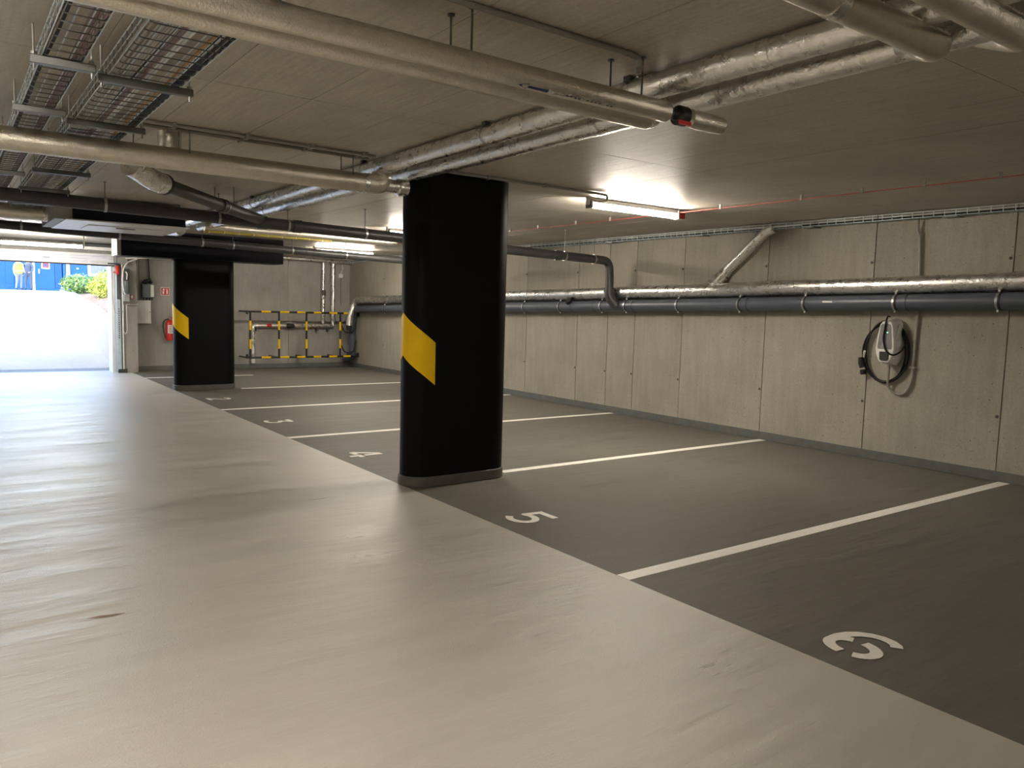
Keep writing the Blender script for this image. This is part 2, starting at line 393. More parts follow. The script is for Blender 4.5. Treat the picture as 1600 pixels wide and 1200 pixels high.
# printed label strip with a blue flow arrow
def on_pipe(x0, x1, yc, zc, r, a0, a1_, n=6):
    mb = MB(); vs_ = []
    for k in range(n+1):
        a = R(a0+(a1_-a0)*k/n)
        for x in (x0, x1): vs_.append((x, yc-r*math.cos(a), zc-r*math.sin(a)))
    mb.add(vs_, [(2*k, 2*k+2, 2*k+3, 2*k+1) for k in range(n)]); return mb
lab = a1.part('label_strip', on_pipe(-1.17, -0.72, 2.51, 2.417, 0.0453, 50, 78), 'foil_tape', label='pale printed flow label strip')
ar = MB(); rr = 0.046
def pa(x, a): return (x, 2.51-rr*math.cos(R(a)), 2.417-rr*math.sin(R(a)))
ar.add([pa(-1.30, 64), pa(-1.25, 44), pa(-1.25, 57), pa(-1.15, 57), pa(-1.15, 74), pa(-1.25, 72), pa(-1.25, 84)], [(0, 1, 2, 5, 6), (2, 3, 4, 5)])
a1.part('flow_arrow', ar, 'arrow_blue', label='dark blue flow arrow pointing left')
tx = MB()
for k in range(12):
    x = -1.06+k*0.022
    if k in (4, 9): continue
    tx.add([pa(x, 60), pa(x+0.013, 60), pa(x+0.013, 68), pa(x, 68)], [(0, 1, 2, 3)])
a1.part('label_print', tx, 'print_dark', parent=lab, kind='stuff')
a2 = Thing('foil_pipe', 'dull foil-wrapped pipe running just behind the valve pipe', 'pipe', (-1.5, 2.625, 2.36), 'insulated ceiling pipes')
a2.part('insulation', MB().tube([(-5.9, 2.625, 2.412), (-0.47, 2.625, 2.404)], 0.047, 24), 'foil_dull')
a2.part('insulation_end', MB().tube([(-0.47, 2.625, 2.404), (-0.43, 2.625, 2.404), (-0.40, 2.625, 2.404)], [0.047, 0.035, 0.02], 16), 'foil_tape')
for x in (-3.6, -1.52, -0.70): hanger(a2, x, 2.625, 2.41, 0.047, clamp=False)

# B
b = Thing('foil_pipe', 'thick dull foil pipe crossing the aisle towards the large black column', 'pipe', (-1.7, 5.45, 2.35), 'insulated ceiling pipes')
b.part('insulation', MB().tube([(-6.2, 5.45, 2.415), (-0.50, 5.45, 2.425)], 0.070, 26), 'foil_dull')
bx_ = b.part('elbow_block', MB().tube(fillet([(-0.52, 5.45, 2.425), (-0.40, 5.45, 2.425), (-0.40, 5.45, 2.55)], 0.05), 0.075, 20), 'foil_dull')
b.part('pipe_stub', MB().tube([(-0.38, 5.45, 2.425), (-0.27, 5.45, 2.425), (-0.265, 5.45, 2.425), (-0.19, 5.45, 2.425)], [0.05, 0.05, 0.062, 0.062], 18), 'foil_tape')
b.part('tape_band', (lambda m: (ring(m, (-0.53, 5.45, 2.425), (1, 0, 0), 0.073, 0.05), m)[1])(MB()), 'foil_tape')
for x, o_ in ((-4.6, .06), (-1.83, .06), (-1.79, -.06), (-0.70, .06), (-0.66, -.06), (-2.10, .06)): hanger(b, x, 5.45, 2.42, 0.07, clamp=False, offs=o_)

# C: bright foil pipes along the ceiling
def cpipe(label, x, z, r, y0, y1, mat='foil_bright', bands=()):
    t = Thing('foil_pipe', label, 'pipe', (x, 5, z-r), 'shiny pipes along the ceiling')
    t.part('insulation', MB().tube([(x, y0+(y1-y0)*k/12, z+0.002*math.sin(k*2.1)) for k in range(13)], r, 24), mat)
    for y in bands:
        m = MB(); ring(m, (x, y, z), (0, 1, 0), r+0.003, 0.055); t.part('tape_band', m, 'foil_tape')
    return t
c1 = cpipe('shiny foil pipe tight under the ceiling, left of the pair', -0.43, 2.553, 0.058, -1.2, 11.7, bands=(0.9, 2.0, 5.3, 7.6, 9.4))
c2 = cpipe('shiny foil pipe tight under the ceiling, right of the pair', -0.15, 2.548, 0.060, -1.2, 11.6, bands=(1.5, 3.3, 4.1, 6.9, 8.8))
c3 = cpipe('thin shiny foil pipe alongside the ceiling pair', 0.04, 2.565, 0.021, 0.9, 11.3)
for t, x in ((c1, -0.43), (c2, -0.15)):
    for y in (3.95, 2.75, 5.62, 8.3):
        t.part('clamp_channel', MB().box(x-0.055, x-0.02, y-0.02, y+0.02, 2.595, H), 'print_dark')
        m = MB(); ring(m, (x, y+0.03, 2.552), (0, 1, 0), 0.061, 0.02); t.part('clamp', m, 'steel')
stub = Thing('foil_stub', 'short cut-off foil pipe end hanging beside the fan box', 'pipe', (-0.45, 11.9, 2.42))
stub.part('insulation', MB().tube([(-0.38, 11.75, 2.50), (-0.50, 12.5, 2.43)], 0.075, 20), 'foil_bright')
stub.part('cut_end', MB().tube([(-0.50, 12.5, 2.43), (-0.502, 12.51, 2.429)], 0.068, 20), 'foil_dull')
# D: near branches top right
for lb, y, z, x1 in (('dull foil branch pipe crossing at top right, the farther one', 1.43, 2.475, -0.22), ('dull foil branch pipe crossing at top right, the nearer one', 1.20, 2.475, -0.12)):
    t = Thing('foil_pipe', lb, 'pipe', (-1.5, y, z-0.05), 'branch pipes at the top right')
    t.part('insulation', MB().tube(fillet([(-5.9, y, z), (x1, y, z), (x1+0.04, y+0.16, z+0.07)], 0.09), 0.052, 22), 'foil_dull')
    m = MB(); ring(m, (-0.9, y, z), (1, 0, 0), 0.055, 0.05); t.part('tape_band', m, 'foil_tape')
    t.part('pipe_seam', MB().tube([(-5.9, y-0.045, z+0.028), (x1-0.05, y-0.045, z+0.028)], 0.004, 6), 'foil_tape')
t = Thing('foil_riser', 'short foil riser going into the ceiling behind the valve', 'pipe', (-0.30, 2.80, 2.45))
t.part('insulation', MB().tube([(-0.30, 2.80, 2.44), (-0.30, 2.80, H)], 0.045, 20), 'foil_dull')
t.part('bare_pipe', MB().tube([(-0.40, 2.80, 2.45), (-0.40, 2.80, H)], 0.022, 14), 'conduit_grey')
t.part('union_nut', MB().tube([(-0.46, 2.72, 2.48), (-0.40, 2.72, 2.48)], 0.026, 8), 'steel_dark')
t = Thing('foil_riser', 'short foil riser between the crossing foil pipe and the ceiling', 'pipe', (-1.86, 5.62, 2.45))
t.part('insulation', MB().tube([(-1.86, 5.62, 2.46), (-1.86, 5.62, H)], 0.075, 20), 'foil_dull')

# E and its branch: dark drain pipe to the wall
def ez(x): return 2.407-(x+2.13)*0.0233
YE = 8.4
e = Thing('drain_pipe', 'long dark grey drain pipe crossing overhead and dropping to the wall pipe', 'pipe', (0, YE, 2.25))
e.part('pipe_body', MB().tube([(-6.2, YE, ez(-6.2)), (4.42, YE, ez(4.42))], 0.061, 24), 'pvc_dark')
e.part('elbow', MB().tube(fillet([(4.40, YE, ez(4.4)), (4.70, YE, ez(4.7)), (4.72, YE, 2.0)], 0.17, 8), 0.061, 22), 'pvc_dark')
e.part('drop_pipe', MB().tube([(4.72, YE, 2.02), (4.72, YE, 1.83)], 0.061, 22), 'pvc_dark')
e.part('branch_fitting', MB().tube(fillet([(4.72, YE, 1.86), (4.72, YE-0.01, 1.72), (4.80, YE-0.08, 1.60)], 0.08), 0.069, 20), 'pvc_dark')
m = MB(); ring(m, (4.72, YE, 1.83), (0, 0, 1), 0.077, 0.07); e.part('socket', m, 'pvc_dark')
for x in (-3.4, -1.83, -0.78, -0.05, 0.86, 2.3, 3.86, 4.40):
    hanger(e, x, YE, ez(x), 0.061, mat='steel', rodmat='steel_dark')
for x in (-0.33, 0.05, 3.74):
    m = MB(); ring(m, (x, YE, ez(x)), (1, 0, 0), 0.069, 0.09); e.part('socket', m, 'pvc_dark')
f0, f1 = Vector((-1.62, 7.15, 2.50)), Vector((-0.36, YE-0.02, 2.39))
f = Thing('drain_branch', 'dark grey branch pipe slanting from the foil cap into the overhead drain', 'pipe', (-1, 7.8, 2.38))
f.part('pipe_body', MB().tube([f0, f1], 0.058, 22), 'pvc_dark')
d_ = (f1-f0).normalized(); m = MB(); ring(m, f0+d_*1.02, d_, 0.066, 0.10); f.part('socket', m, 'pvc_dark')
hp = f0+d_*1.05
for dx in (-0.07, 0.07):
    f.part('hanger_rod', MB().tube([(hp.x+dx, hp.y-dx, hp.z+0.03), (hp.x+dx, hp.y-dx, H)], 0.0045, 8), 'steel_dark')
m = MB(); ring(m, hp, d_, 0.069, 0.024); f.part('clamp', m, 'steel_dark')
fc = Thing('wrapped_elbow', 'crumpled bright foil wrap over the elbow at the end of the branch pipe', 'pipe', (-1.8, 6.95, 2.42))
fc.part('wrap', MB().tube(fillet([f0+d_*0.10, f0-d_*0.10, f0-d_*0.22+Vector((0, 0, 0.03)), f0-d_*0.36+Vector((0, 0, 0.05))], 0.08), 0.085, 20), 'foil_bright')
fc.part('collar', (lambda m_: (ring(m_, f0+d_*0.09, d_, 0.088, 0.03), m_)[1])(MB()), 'rubber_black')

# G
YG = 11.5
def gz(x): return 2.325-(x-0.1)*0.0215
g = Thing('drain_pipe', 'dark grey drain pipe passing in front of the drop beam', 'pipe', (0, YG, 2.25))
g.part('pipe_body', MB().tube([(-6.2, YG, gz(-6.2)), (4.5, YG, gz(4.5))], 0.0555, 22), 'pvc_dark')
g.part('elbow', MB().tube(fillet([(4.48, YG, gz(4.5)), (4.74, YG, gz(4.7)), (4.76, YG, 1.95)], 0.16, 8), 0.0555, 20), 'pvc_dark')
g.part('drop_pipe', MB().tube([(4.76, YG, 1.97), (4.80, YG, 1.66)], 0.0555, 20), 'pvc_dark')
for x in (-2.3, -1.2, -0.15, 0.27, 1.14, 2.0, 3.2): hanger(g, x, YG, gz(x), 0.0555, mat='steel')
m = MB(); ring(m, (0.22, YG, gz(0.22)), (1, 0, 0), 0.063, 0.08); g.part('socket', m, 'pvc_dark')
h = Thing('foil_pipe', 'dull foil pipe with a yellow lower edge above the drop beam', 'pipe', (1, 11.0, 2.44))
h.part('insulation', MB().tube([(-0.25, 11.0, 2.515), (2.50, 11.0, 2.50), (2.62, 11.0, 2.50)], [0.062, 0.062, 0.03], 22), 'foil_dull')
h.part('yellow_edge', MB().box(-0.25, 1.55, 10.97, 11.03, 2.432, 2.458), 'insulation_yellow', label='yellow strip under the pipe')
for k in range(9):
    h.part('cable_tie', MB().box(-0.2+k*0.2, -0.19+k*0.2, 10.965, 11.035, 2.428, 2.46), 'white_plastic')
# I: far pipe and drops
i_ = Thing('foil_pipe', 'foil pipe high on the far wall feeding two vertical foil drops', 'pipe', (4, YF-0.2, 2.5))
i_.part('insulation', MB().tube([(1.6, YF-0.22, 2.60-0.02), (XW, YF-0.22, 2.53)], 0.045, 18), 'foil_bright')
for x, zb in ((4.27, 1.06), (4.52, 1.0)):
    i_.part('drop_pipe', MB().tube([(x, YF-0.1, 2.56), (x, YF-0.1, zb)], 0.042 if x < 4.4 else 0.048, 16), 'foil_bright')
i_.part('end_plug', MB().tube([(4.27, YF-0.1, 1.06), (4.27, YF-0.1, 1.03)], 0.028, 12), 'steel')
i_.part('union_nut', MB().tube([(4.275, YF-0.12, 1.72), (4.275, YF-0.12, 1.85)], 0.046, 12), 'print_dark')
w_ = Thing('water_line', 'low foil water line with valve behind the striped guard', 'pipe', (3.5, YF-0.1, 0.2))
w_.part('run', MB().tube([(4.52, YF-0.1, 1.0), (3.78, YF-0.1, 0.99)], 0.046, 16), 'foil_bright')
w_.part('run', MB().tube([(3.72, YF-0.1, 0.99), (2.58, YF-0.1, 0.98)], 0.04, 16), 'foil_dull')
w_.part('drop_pipe', MB().tube(fillet([(2.70, YF-0.1, 0.98), (2.585, YF-0.1, 0.98), (2.585, YF-0.1, 0.22)], 0.05), 0.045, 16), 'foil_bright')
w_.part('pipe_foot', MB().tube([(2.585, YF-0.1, 0.23), (2.585, YF-0.1, 0.13)], 0.05, 14), 'white_plastic')
w_.part('valve_body', MB().tube([(3.33, YF-0.1, 0.985), (3.40, YF-0.1, 0.985), (3.47, YF-0.1, 0.985), (3.60, YF-0.1, 0.985)], [0.03, 0.06, 0.06, 0.03], 14), 'rubber_black')
w_.part('valve_lever', MB().box(3.36, 3.50, YF-0.12, YF-0.08, 1.05, 1.07), 'steel')
for x in (2.95, 3.98): w_.part('label_band', (lambda m_: (ring(m_, (x, YF-0.1, 0.988), (1, 0, 0), 0.043, 0.11), m_)[1])(MB()), 'red_paint', label='red label band')
for x in (2.68, 4.12, 4.40): w_.part('wall_bracket', MB().box(x-0.02, x+0.02, YF-0.12, YF, 0.86, 0.93), 'steel_dark')

# J: pipes along the right wall
def jz(y): return 1.897-(y-3.11)*0.0189
def kz(y): return 1.719-(y-3.10)*0.0214
XJ = 4.87
j = Thing('foil_pipe', 'bright foil-wrapped pipe running along the right wall above the grey drain', 'pipe', (XJ, 8, 1.7))
pth = [(XJ, -4.9+k*0.75, jz(-4.9+k*0.75)+0.004*math.sin(k*1.9)) for k in range(29)]+[(XJ, 17.0, jz(17.0))]
j.part('insulation', MB().tube(pth, 0.086, 28), 'foil_bright')
j.part('elbow', MB().tube(fillet([(XJ, 16.98, jz(17)), (XJ, 17.35, jz(17.3)), (XJ-0.12, 17.4, 1.30), (XJ-0.16, 17.4, 1.02)], 0.2, 8), 0.084, 20), 'foil_bright')
j.part('pipe_end', MB().tube([(XJ-0.16, 17.4, 1.04), (XJ-0.17, 17.4, 0.90)], [0.06, 0.05], 16), 'rubber_black')
for y in (1.9, 3.32, 5.1, 7.35, 9.9, 11.3, 13.2, 15.6):
    m = MB(); ring(m, (XJ, y, jz(y)), (0, 1, 0), 0.0885, 0.07); j.part('tape_band', m, 'foil_tape')
k_ = Thing('drain_pipe', 'thick blue-grey drain pipe clamped along the right wall', 'pipe', (XJ, 8, 1.5))
k_.part('pipe_body', MB().tube([(XJ, -4.9, kz(-4.9)), (XJ, 17.15, kz(17.15))], 0.082, 28), 'pvc_grey')
k_.part('elbow', MB().tube(fillet([(XJ, 17.1, kz(17.1)), (XJ, 17.5, kz(17.4)), (XJ, 17.55, 0.9)], 0.2, 8), 0.084, 24), 'pvc_grey')
k_.part('drop_pipe', MB().tube(fillet([(XJ, 17.55, 0.95), (XJ, 17.55, 0.24), (XJ-0.05, 17.85, 0.18)], 0.1), 0.08, 22), 'pvc_grey')
for z in (1.05, 0.62):
    m = MB(); ring(m, (XJ, 17.55, z), (0, 0, 1), 0.089, 0.06); k_.part('socket', m, 'pvc_grey')
for y in (-2.4, -0.8, 0.7, 2.1, 3.25, 4.227, 5.274, 6.18, 7.18, 8.165, 8.68, 9.657, 10.61, 12.2, 13.4, 14.6, 15.8):
    m = MB(); ring(m, (XJ, y, kz(y)), (0, 1, 0), 0.086, 0.022)
    cl = k_.part('clamp', m, 'steel')
    m = MB(); ring(m, (XJ, y-0.02, kz(y)), (0, 1, 0), 0.087, 0.018); k_.part('clamp_lining', m, 'rubber_black', parent=cl)
    for s in (-1, 1):
        k_.part('clamp_bolt', MB().tube([(XJ-0.02, y, kz(y)+s*0.086), (XJ-0.02, y, kz(y)+s*0.105)], 0.010, 8), 'white_plastic', parent=cl)
for y in (4.12, 6.07, 8.03, 8.85, 9.37, 12.9, 15.1):
    m = MB(); ring(m, (XJ, y, kz(y)), (0, 1, 0), 0.088, 0.05); k_.part('socket', m, 'pvc_grey')
k_.part('print_label', MB().box(XJ-0.0835, XJ-0.082, 4.90, 5.02, kz(5)+0.005, kz(5)+0.025), 'white_plastic', label='pale printed label')
k_.part('cleanout_stub', MB().tube([(XJ-0.02, 9.42, kz(9.4)+0.03), (XJ-0.10, 9.38, kz(9.4)+0.10)], 0.05, 16), 'rubber_black')
kk = Thing('foil_pipe', 'foil-wrapped pipe slanting down the right wall into the foil run', 'pipe', (4.9, 6.2, 1.95))
kk.part('insulation', MB().tube([(4.90, 5.78, 2.56), (4.90, 5.92, 2.50), (4.90, 6.50, 2.03)], 0.06, 22), 'foil_bright')
kk.part('branch_wrap', MB().tube([(4.90, 6.44, 2.08), (4.89, 6.62, 1.90)], [0.064, 0.10], 22), 'foil_tape')

# ------------------------------------------------------------------ fan box in the ventilation duct
mbx = Thing('fan_box', 'ventilation fan box with dark side and white underside above the aisle', 'fan unit', (-1.4, 10.4, 2.35))
mbx.part('casing', MB().box(-1.95, -0.80, 9.68, 11.05, 2.362, 2.56), 'navy_panel')
mbx.part('end_panel', MB().box(-2.12, -1.952, 9.70, 11.03, 2.352, 2.56), 'unit_grey')
mbx.part('bottom_panel', MB().box(-2.02, -0.76, 9.66, 11.07, 2.345, 2.36), 'unit_white', label='white underside panel', bev=0.003)
mbx.part('access_hatch', MB().box(-1.75, -0.95, 10.1, 10.7, 2.335, 2.345), 'unit_white', bev=0.004)
mbx.part('hatch_handle', MB().box(-1.45, -1.25, 10.16, 10.20, 2.325, 2.336), 'steel_dark')
for x in (-2.05, -0.85):
    for y in (9.75, 10.98): mbx.part('hanger_rod', MB().tube([(x, y, 2.55), (x, y, H)], 0.005, 8), 'steel_dark')
dct = Thing('round_duct', 'foil-wrapped round duct joined to the end of the fan box', 'duct', (-3, 10.4, 2.37))
dct.part('insulation', MB().tube([(-6.2, 10.4, 2.455), (-2.12, 10.4, 2.455)], 0.085, 24), 'foil_dull')
dct.part('collar', (lambda m_: (ring(m_, (-2.14, 10.4, 2.455), (1, 0, 0), 0.09, 0.05), m_)[1])(MB()), 'foil_tape')

# ------------------------------------------------------------------ lamps
def lamp(label, x, y, L=1.21, zb=2.515, mat='lamp_tube', alongx=True, rods=False):
    t = Thing('tube_lamp', label, 'lamp', (x, y, zb), 'ceiling tube lamps')
    def bx(a0, a1, b0, b1, z0, z1):
        return MB().box(x+a0, x+a1, y+b0, y+b1, z0, z1) if alongx else MB().box(x+b0, x+b1, y+a0, y+a1, z0, z1)
    prof = [(math.sin(R(a))*0.036, -math.cos(R(a))*0.036) for a in range(-98, 99, 14)]
    fn = (lambda a, b, hh: (x+hh, y+a, zb+0.04+b)) if alongx else (lambda a, b, hh: (x+a, y+hh, zb+0.04+b))
    t.part('diffuser', MB().prism(prof, -L/2, L/2, fn), mat, label='glowing white tube')
    t.part('housing', bx(-L/2, L/2, -0.033, 0.033, zb+0.053, zb+0.094), 'lamp_body', bev=0.006)
    for s in (-1, 1):
        t.part('end_cap', bx(s*L/2-0.004 if s > 0 else -L/2-0.02, L/2+0.02 if s > 0 else -L/2+0.004, -0.045, 0.045, zb-0.002, zb+0.09), 'lamp_body', bev=0.006)
        t.part('clip', bx(s*(L/2+0.03)-0.008, s*(L/2+0.03)+0.008, -0.02, 0.02, zb+0.03, H), 'white_plastic')
    return t
lamp('lit tube lamp on the ceiling right of the large black column', 2.61, 5.80)
lamp('lit tube lamp hidden behind the pipes over the far bays', 3.35, 14.6, mat='gate_tube')
lamp('lit tube lamp hanging inside the gate opening', -1.67, 16.1, 1.24, 2.40, 'gate_tube')
lamp('added unseen tube lamp over the bays behind the large black column', 2.61, 10.05)  # assumed lamp, added to brighten the right wall past the column
lamp('added unseen tube lamp over the bays behind the camera', 2.61, -3.4)  # out of frame, added as fill for the near bays
lamp('added unseen tube lamp over the aisle above the camera', -3.5, 1.5)  # unseen fill lamp, added to lift the aisle floor and ceiling
lamp('added unseen tube lamp over the left half of the aisle', -5.7, 6.5)  # added left of the view to brighten the aisle side, never visible

# ------------------------------------------------------------------ small conduits, heat cable, wall tray
def wire(name, label, cat, pts, r, mat, group=None, rad=0.03, n=8):
    P = fillet(pts, rad) if len(pts) > 2 else pts
    o = solid(name, MB().tube(P, r, n), mat, base=tuple(pts[0])); tag(o, label, cat, group); return o
c = Thing('conduit', 'thin grey conduit on the ceiling above the valve pipe', 'conduit', (-1.4, 2.46, 2.6), 'ceiling conduits')
c.part('tube', MB().tube([(-5.5, 2.40, 2.608), (-0.72, 2.49, 2.608)], 0.012, 10), 'conduit_grey')
c.part('hook_end', MB().tube(fillet([(-0.74, 2.49, 2.608), (-0.66, 2.49, 2.605), (-0.655, 2.49, 2.55), (-0.69, 2.49, 2.545)], 0.03), 0.013, 10), 'conduit_grey')
for lb, y, x0 in (('upper of two thin conduits over the crossing foil pipe', 5.30, -2.3), ('lower of two thin conduits over the crossing foil pipe', 5.42, -2.15)):
    c = Thing('conduit', lb, 'conduit', (-1.4, y, 2.6), 'ceiling conduits')
    c.part('tube', MB().tube([(x0, y, 2.606), (-0.5, y+0.05, 2.606)], 0.012, 10), 'conduit_grey')
    for x in (-1.9, -1.45, -1.0, -0.6): c.part('saddle', MB().box(x-0.012, x+0.012, y-0.012, y+0.06, 2.59, H), 'conduit_grey')
c = Thing('conduit', 'grey conduit on the ceiling leading to the lit tube lamp', 'conduit', (1.2, 5.5, 2.6), 'ceiling conduits')
c.part('tube', MB().tube([(0.02, 5.50, 2.606), (1.82, 5.50, 2.606)], 0.013, 10), 'conduit_grey')
c.part('loop_end', MB().tube(fillet([(1.80, 5.50, 2.606), (1.95, 5.50, 2.60), (1.97, 5.52, 2.56), (1.95, 5.62, 2.555), (1.80, 5.62, 2.575)], 0.03), 0.012, 10), 'conduit_grey')
for x in (0.6, 1.2): c.part('saddle', MB().box(x-0.01, x+0.01, 5.48, 5.52, 2.588, H), 'conduit_grey')
rc = Thing('heat_cable', 'thin red detection cable clipped along the ceiling above the bays', 'cable', (3.23, 6, 2.58))
rc.part('cable_run', MB().tube([(3.23, -4.8, 2.582)]+[(3.23, y, 2.582) for y in (2.6, 3.7, 5.2, 6.8, 8.8)]+[(3.23, 17.8, 2.582)], 0.0035, 6), 'red_cable')
for y in [-2.0, -1.0, 0.2, 1.1, 2.1, 2.646, 3.202, 3.724, 4.307, 5.221, 6.837, 7.452, 8.2, 8.82, 9.8, 11]:
    rc.part('clip', MB().box(3.222, 3.238, y-0.01, y+0.01, 2.574, H), 'conduit_grey')
rj = Thing('junction_box', 'small red junction box at the right end of the lit lamp', 'junction box', (3.36, 5.86, 2.52))
rj.part('box_body', MB().box(3.33, 3.41, 5.84, 5.92, 2.535, 2.60), 'red_cable', bev=0.006)
rj.part('box_cover', MB().box(3.325, 3.415, 5.835, 5.925, 2.525, 2.535), 'white_plastic', bev=0.003)

def mesh_tray(label, x0, x1, z, side, y0, y1, nlong, step=0.1, wr_=0.0027, sidemask=(1, 1), rungs=()):
    t = Thing('cable_tray', label, 'cable tray', ((x0+x1)/2, (y0+y1)/2, z), 'wire mesh cable trays')
    long = mesh_of('long_wire', MB().tube([(0, y0, 0), (0, y1, 0)], wr_, 6), (0, 0, 0), 'wire_zinc')
    for k in range(nlong):
        t.share('long_wire', long, (x0+(x1-x0)*k/(nlong-1), 0, z))
    for sx, on in ((x0, sidemask[0]), (x1, sidemask[1])):
        if on:
            for q in (0.5, 1.0): t.share('long_wire', long, (sx, 0, z+side*q))
    pts = [(x0, 0, z-0.005), (x1, 0, z-0.005)]
    if sidemask[0]: pts = [(x0, 0, z+side)]+pts
    if sidemask[1]: pts = pts+[(x1, 0, z+side)]
    cw = mesh_of('cross_wire', MB().tube(fillet(pts, 0.02, 3), wr_, 6), (0, 0, 0), 'wire_zinc' if wr_ > 0.003 else 'steel_dark')
    n = int((y1-y0)/step)
    for k in range(n+1): t.share('cross_wire', cw, (0, y0+k*step, 0))
    for y in rungs:
        m = MB().box(x0-0.045, x1+0.045, y-0.017, y+0.017, z-0.042, z-0.009)
        rg = t.part('support_channel', m, 'steel_dark', bev=0.003)
        for x in (x0-0.03, x1+0.03):
            t.part('hanger_rod', MB().tube([(x, y, z-0.065), (x, y, H)], 0.0045, 8), 'steel', parent=rg)
            t.part('washer_nut', MB().tube([(x, y, z-0.008), (x, y, z+0.004)], 0.012, 8), 'steel', parent=rg)
    return t
ZT = 2.505
mesh_tray('narrow wire mesh cable tray at the far left of the ceiling', -2.745, -2.595, ZT, 0.07, 1.6, 12.0, 4, rungs=(2.79, 3.81, 4.83, 5.85, 7.4, 8.9, 10.4))
mesh_tray('wide wire mesh cable tray packed with cables under the ceiling', -2.482, -2.175, ZT, 0.07, 1.6, 12.0, 7, rungs=(2.87, 3.93, 5.0, 6.05, 7.08, 8.34, 9.6))
def cables(label, group, mat, xs_, z, r, wob):
    for x in xs_:
        ph = random.uniform(0, 6.28); P = []
        for k in range(36):
            y = 1.65+k*0.294
            P.append((x+wob*math.sin(y*2.3+ph)+wob*0.6*math.sin(y*5.1+ph*2), y, z+r+0.004+0.003*math.sin(y*3.7+ph)))
        o = solid('cable', MB().tube(P, r, 6), mat, base=(x, 6.8, z)); tag(o, label, 'cable', group)
cables('pale grey cable at the left of the wide mesh tray', 'grey cables in the wide tray', 'cable_grey', [-2.476+0.0112*k for k in range(9)], ZT, 0.0048, 0.004)
cables('violet-brown cable in the middle of the wide mesh tray', 'violet cables in the wide tray', 'cable_violet', [-2.368+0.011*k for k in range(3)], ZT, 0.005, 0.004)
cables('white cable in the middle of the wide mesh tray', 'white cables in the wide tray', 'cable_white', [-2.332, -2.318], ZT, 0.0055, 0.003)
cables('thick black cable in the middle of the wide mesh tray', 'black cables in the wide tray', 'cable_black', [-2.378], ZT, 0.008, 0.004)
cables('orange-brown cable at the right of the wide mesh tray', 'orange cable in the wide tray', 'cable_orange', [-2.236], ZT, 0.006, 0.003)
cables('dark cable at the right edge of the wide mesh tray', 'dark cables in the wide tray', 'cable_black', [-2.217, -2.206, -2.194, -2.184], ZT, 0.005, 0.003)
cables('violet-brown cable at the right edge of the narrow mesh tray', 'violet cables in the narrow tray', 'cable_violet', [-2.642, -2.630, -2.618, -2.606], ZT, 0.0055, 0.003)
cables('black cable at the left edge of the narrow mesh tray', 'black cables in the narrow tray', 'cable_black', [-2.736, -2.724], ZT, 0.006, 0.004)
# trunking on the ceiling between the trays
wt = Thing('cable_tray', 'shallow wire tray high along the right wall carrying a black cable', 'cable tray', (4.9, 8, 2.54), 'wire mesh cable trays')
lw = mesh_of('long_wire', MB().tube([(0, -4.8, 0), (0, 17.8, 0)], 0.003, 6), (0, 0, 0), 'wire_zinc')
for x, z in ((4.86, 2.545), (4.93, 2.545), (4.99, 2.545), (4.86, 2.575), (4.86, 2.60)): wt.share('long_wire', lw, (x, 0, z))
cw = mesh_of('cross_wire', MB().tube(fillet([(4.857, 0, 2.603), (4.857, 0, 2.541), (4.995, 0, 2.541)], 0.012, 3), 0.003, 6), (0, 0, 0), 'wire_zinc')
for k in range(216): wt.share('cross_wire', cw, (0, -4.7+k*0.105, 0))
for y in (0.9, 3.76, 5.3, 6.9, 8.6, 10.6, 13, 15.5):
    wt.part('wall_bracket', MB().box(4.865, 4.998, y-0.07, y+0.07, 2.528, 2.537), 'steel_dark')
wire('cable', 'black cable lying in the tray on the right wall', 'cable', [(4.90, -4.8, 2.556), (4.90, 5, 2.556), (4.91, 17.8, 2.556)], 0.012, 'cable_black')
wire('cable', 'white sleeve of a cable lying in the right wall tray', 'cable', [(4.875, 6.35, 2.568), (4.875, 6.0, 2.568), (4.875, 5.4, 2.566)], 0.007, 'cable_white')

# ------------------------------------------------------------------ EV charger on the right wall
ev = Thing('charging_station', 'grey and white wall charger for electric cars with looped black cable', 'charger', (4.99, 4.25, 1.04))
YC = 4.285
out = [(-0.055, 0.485), (-0.02, 0.50), (0.02, 0.50), (0.055, 0.485), (0.08, 0.44), (0.105, 0.27), (0.115, 0.17), (0.105, 0.10), (0.075, 0.03), (0.045, 0.0), (-0.045, 0.0), (-0.075, 0.03), (-0.105, 0.10), (-0.115, 0.17), (-0.105, 0.27), (-0.08, 0.44)]
def evp(a, b_, hh):                      # tapers a little towards the front
    k = 1.0-(0.14*(hh-0.02)/0.17); return (XW-hh, YC-a*k, 1.035+0.25+(b_-0.25)*k)
ev.part('back_shell', MB().prism(out, 0.0, 0.19, evp), 'white_plastic', bev=0.008)
face = [(-0.045, 0.455), (0.045, 0.455), (0.062, 0.43), (0.085, 0.20), (0.08, 0.165), (-0.08, 0.165), (-0.085, 0.20), (-0.062, 0.43)]
def fvp(a, b_, hh): return (XW-0.188-hh, YC-a*0.9, 1.035+0.25+(b_-0.25)*0.9)
fp = ev.part('front_panel', MB().prism(face, 0.0, 0.006, fvp), 'charger_grey', bev=0.002)
sk = [(-0.05, 0.135), (0.05, 0.135), (0.055, 0.125), (0.05, 0.045), (0.03, 0.03), (-0.03, 0.03), (-0.05, 0.045), (-0.055, 0.125)]
ev.part('socket', MB().prism(sk, 0.0, 0.012, fvp), 'rubber_black', bev=0.003)
side = [(0.02, 0.26), (0.165, 0.27), (0.17, 0.30), (0.09, 0.44), (0.02, 0.44)]
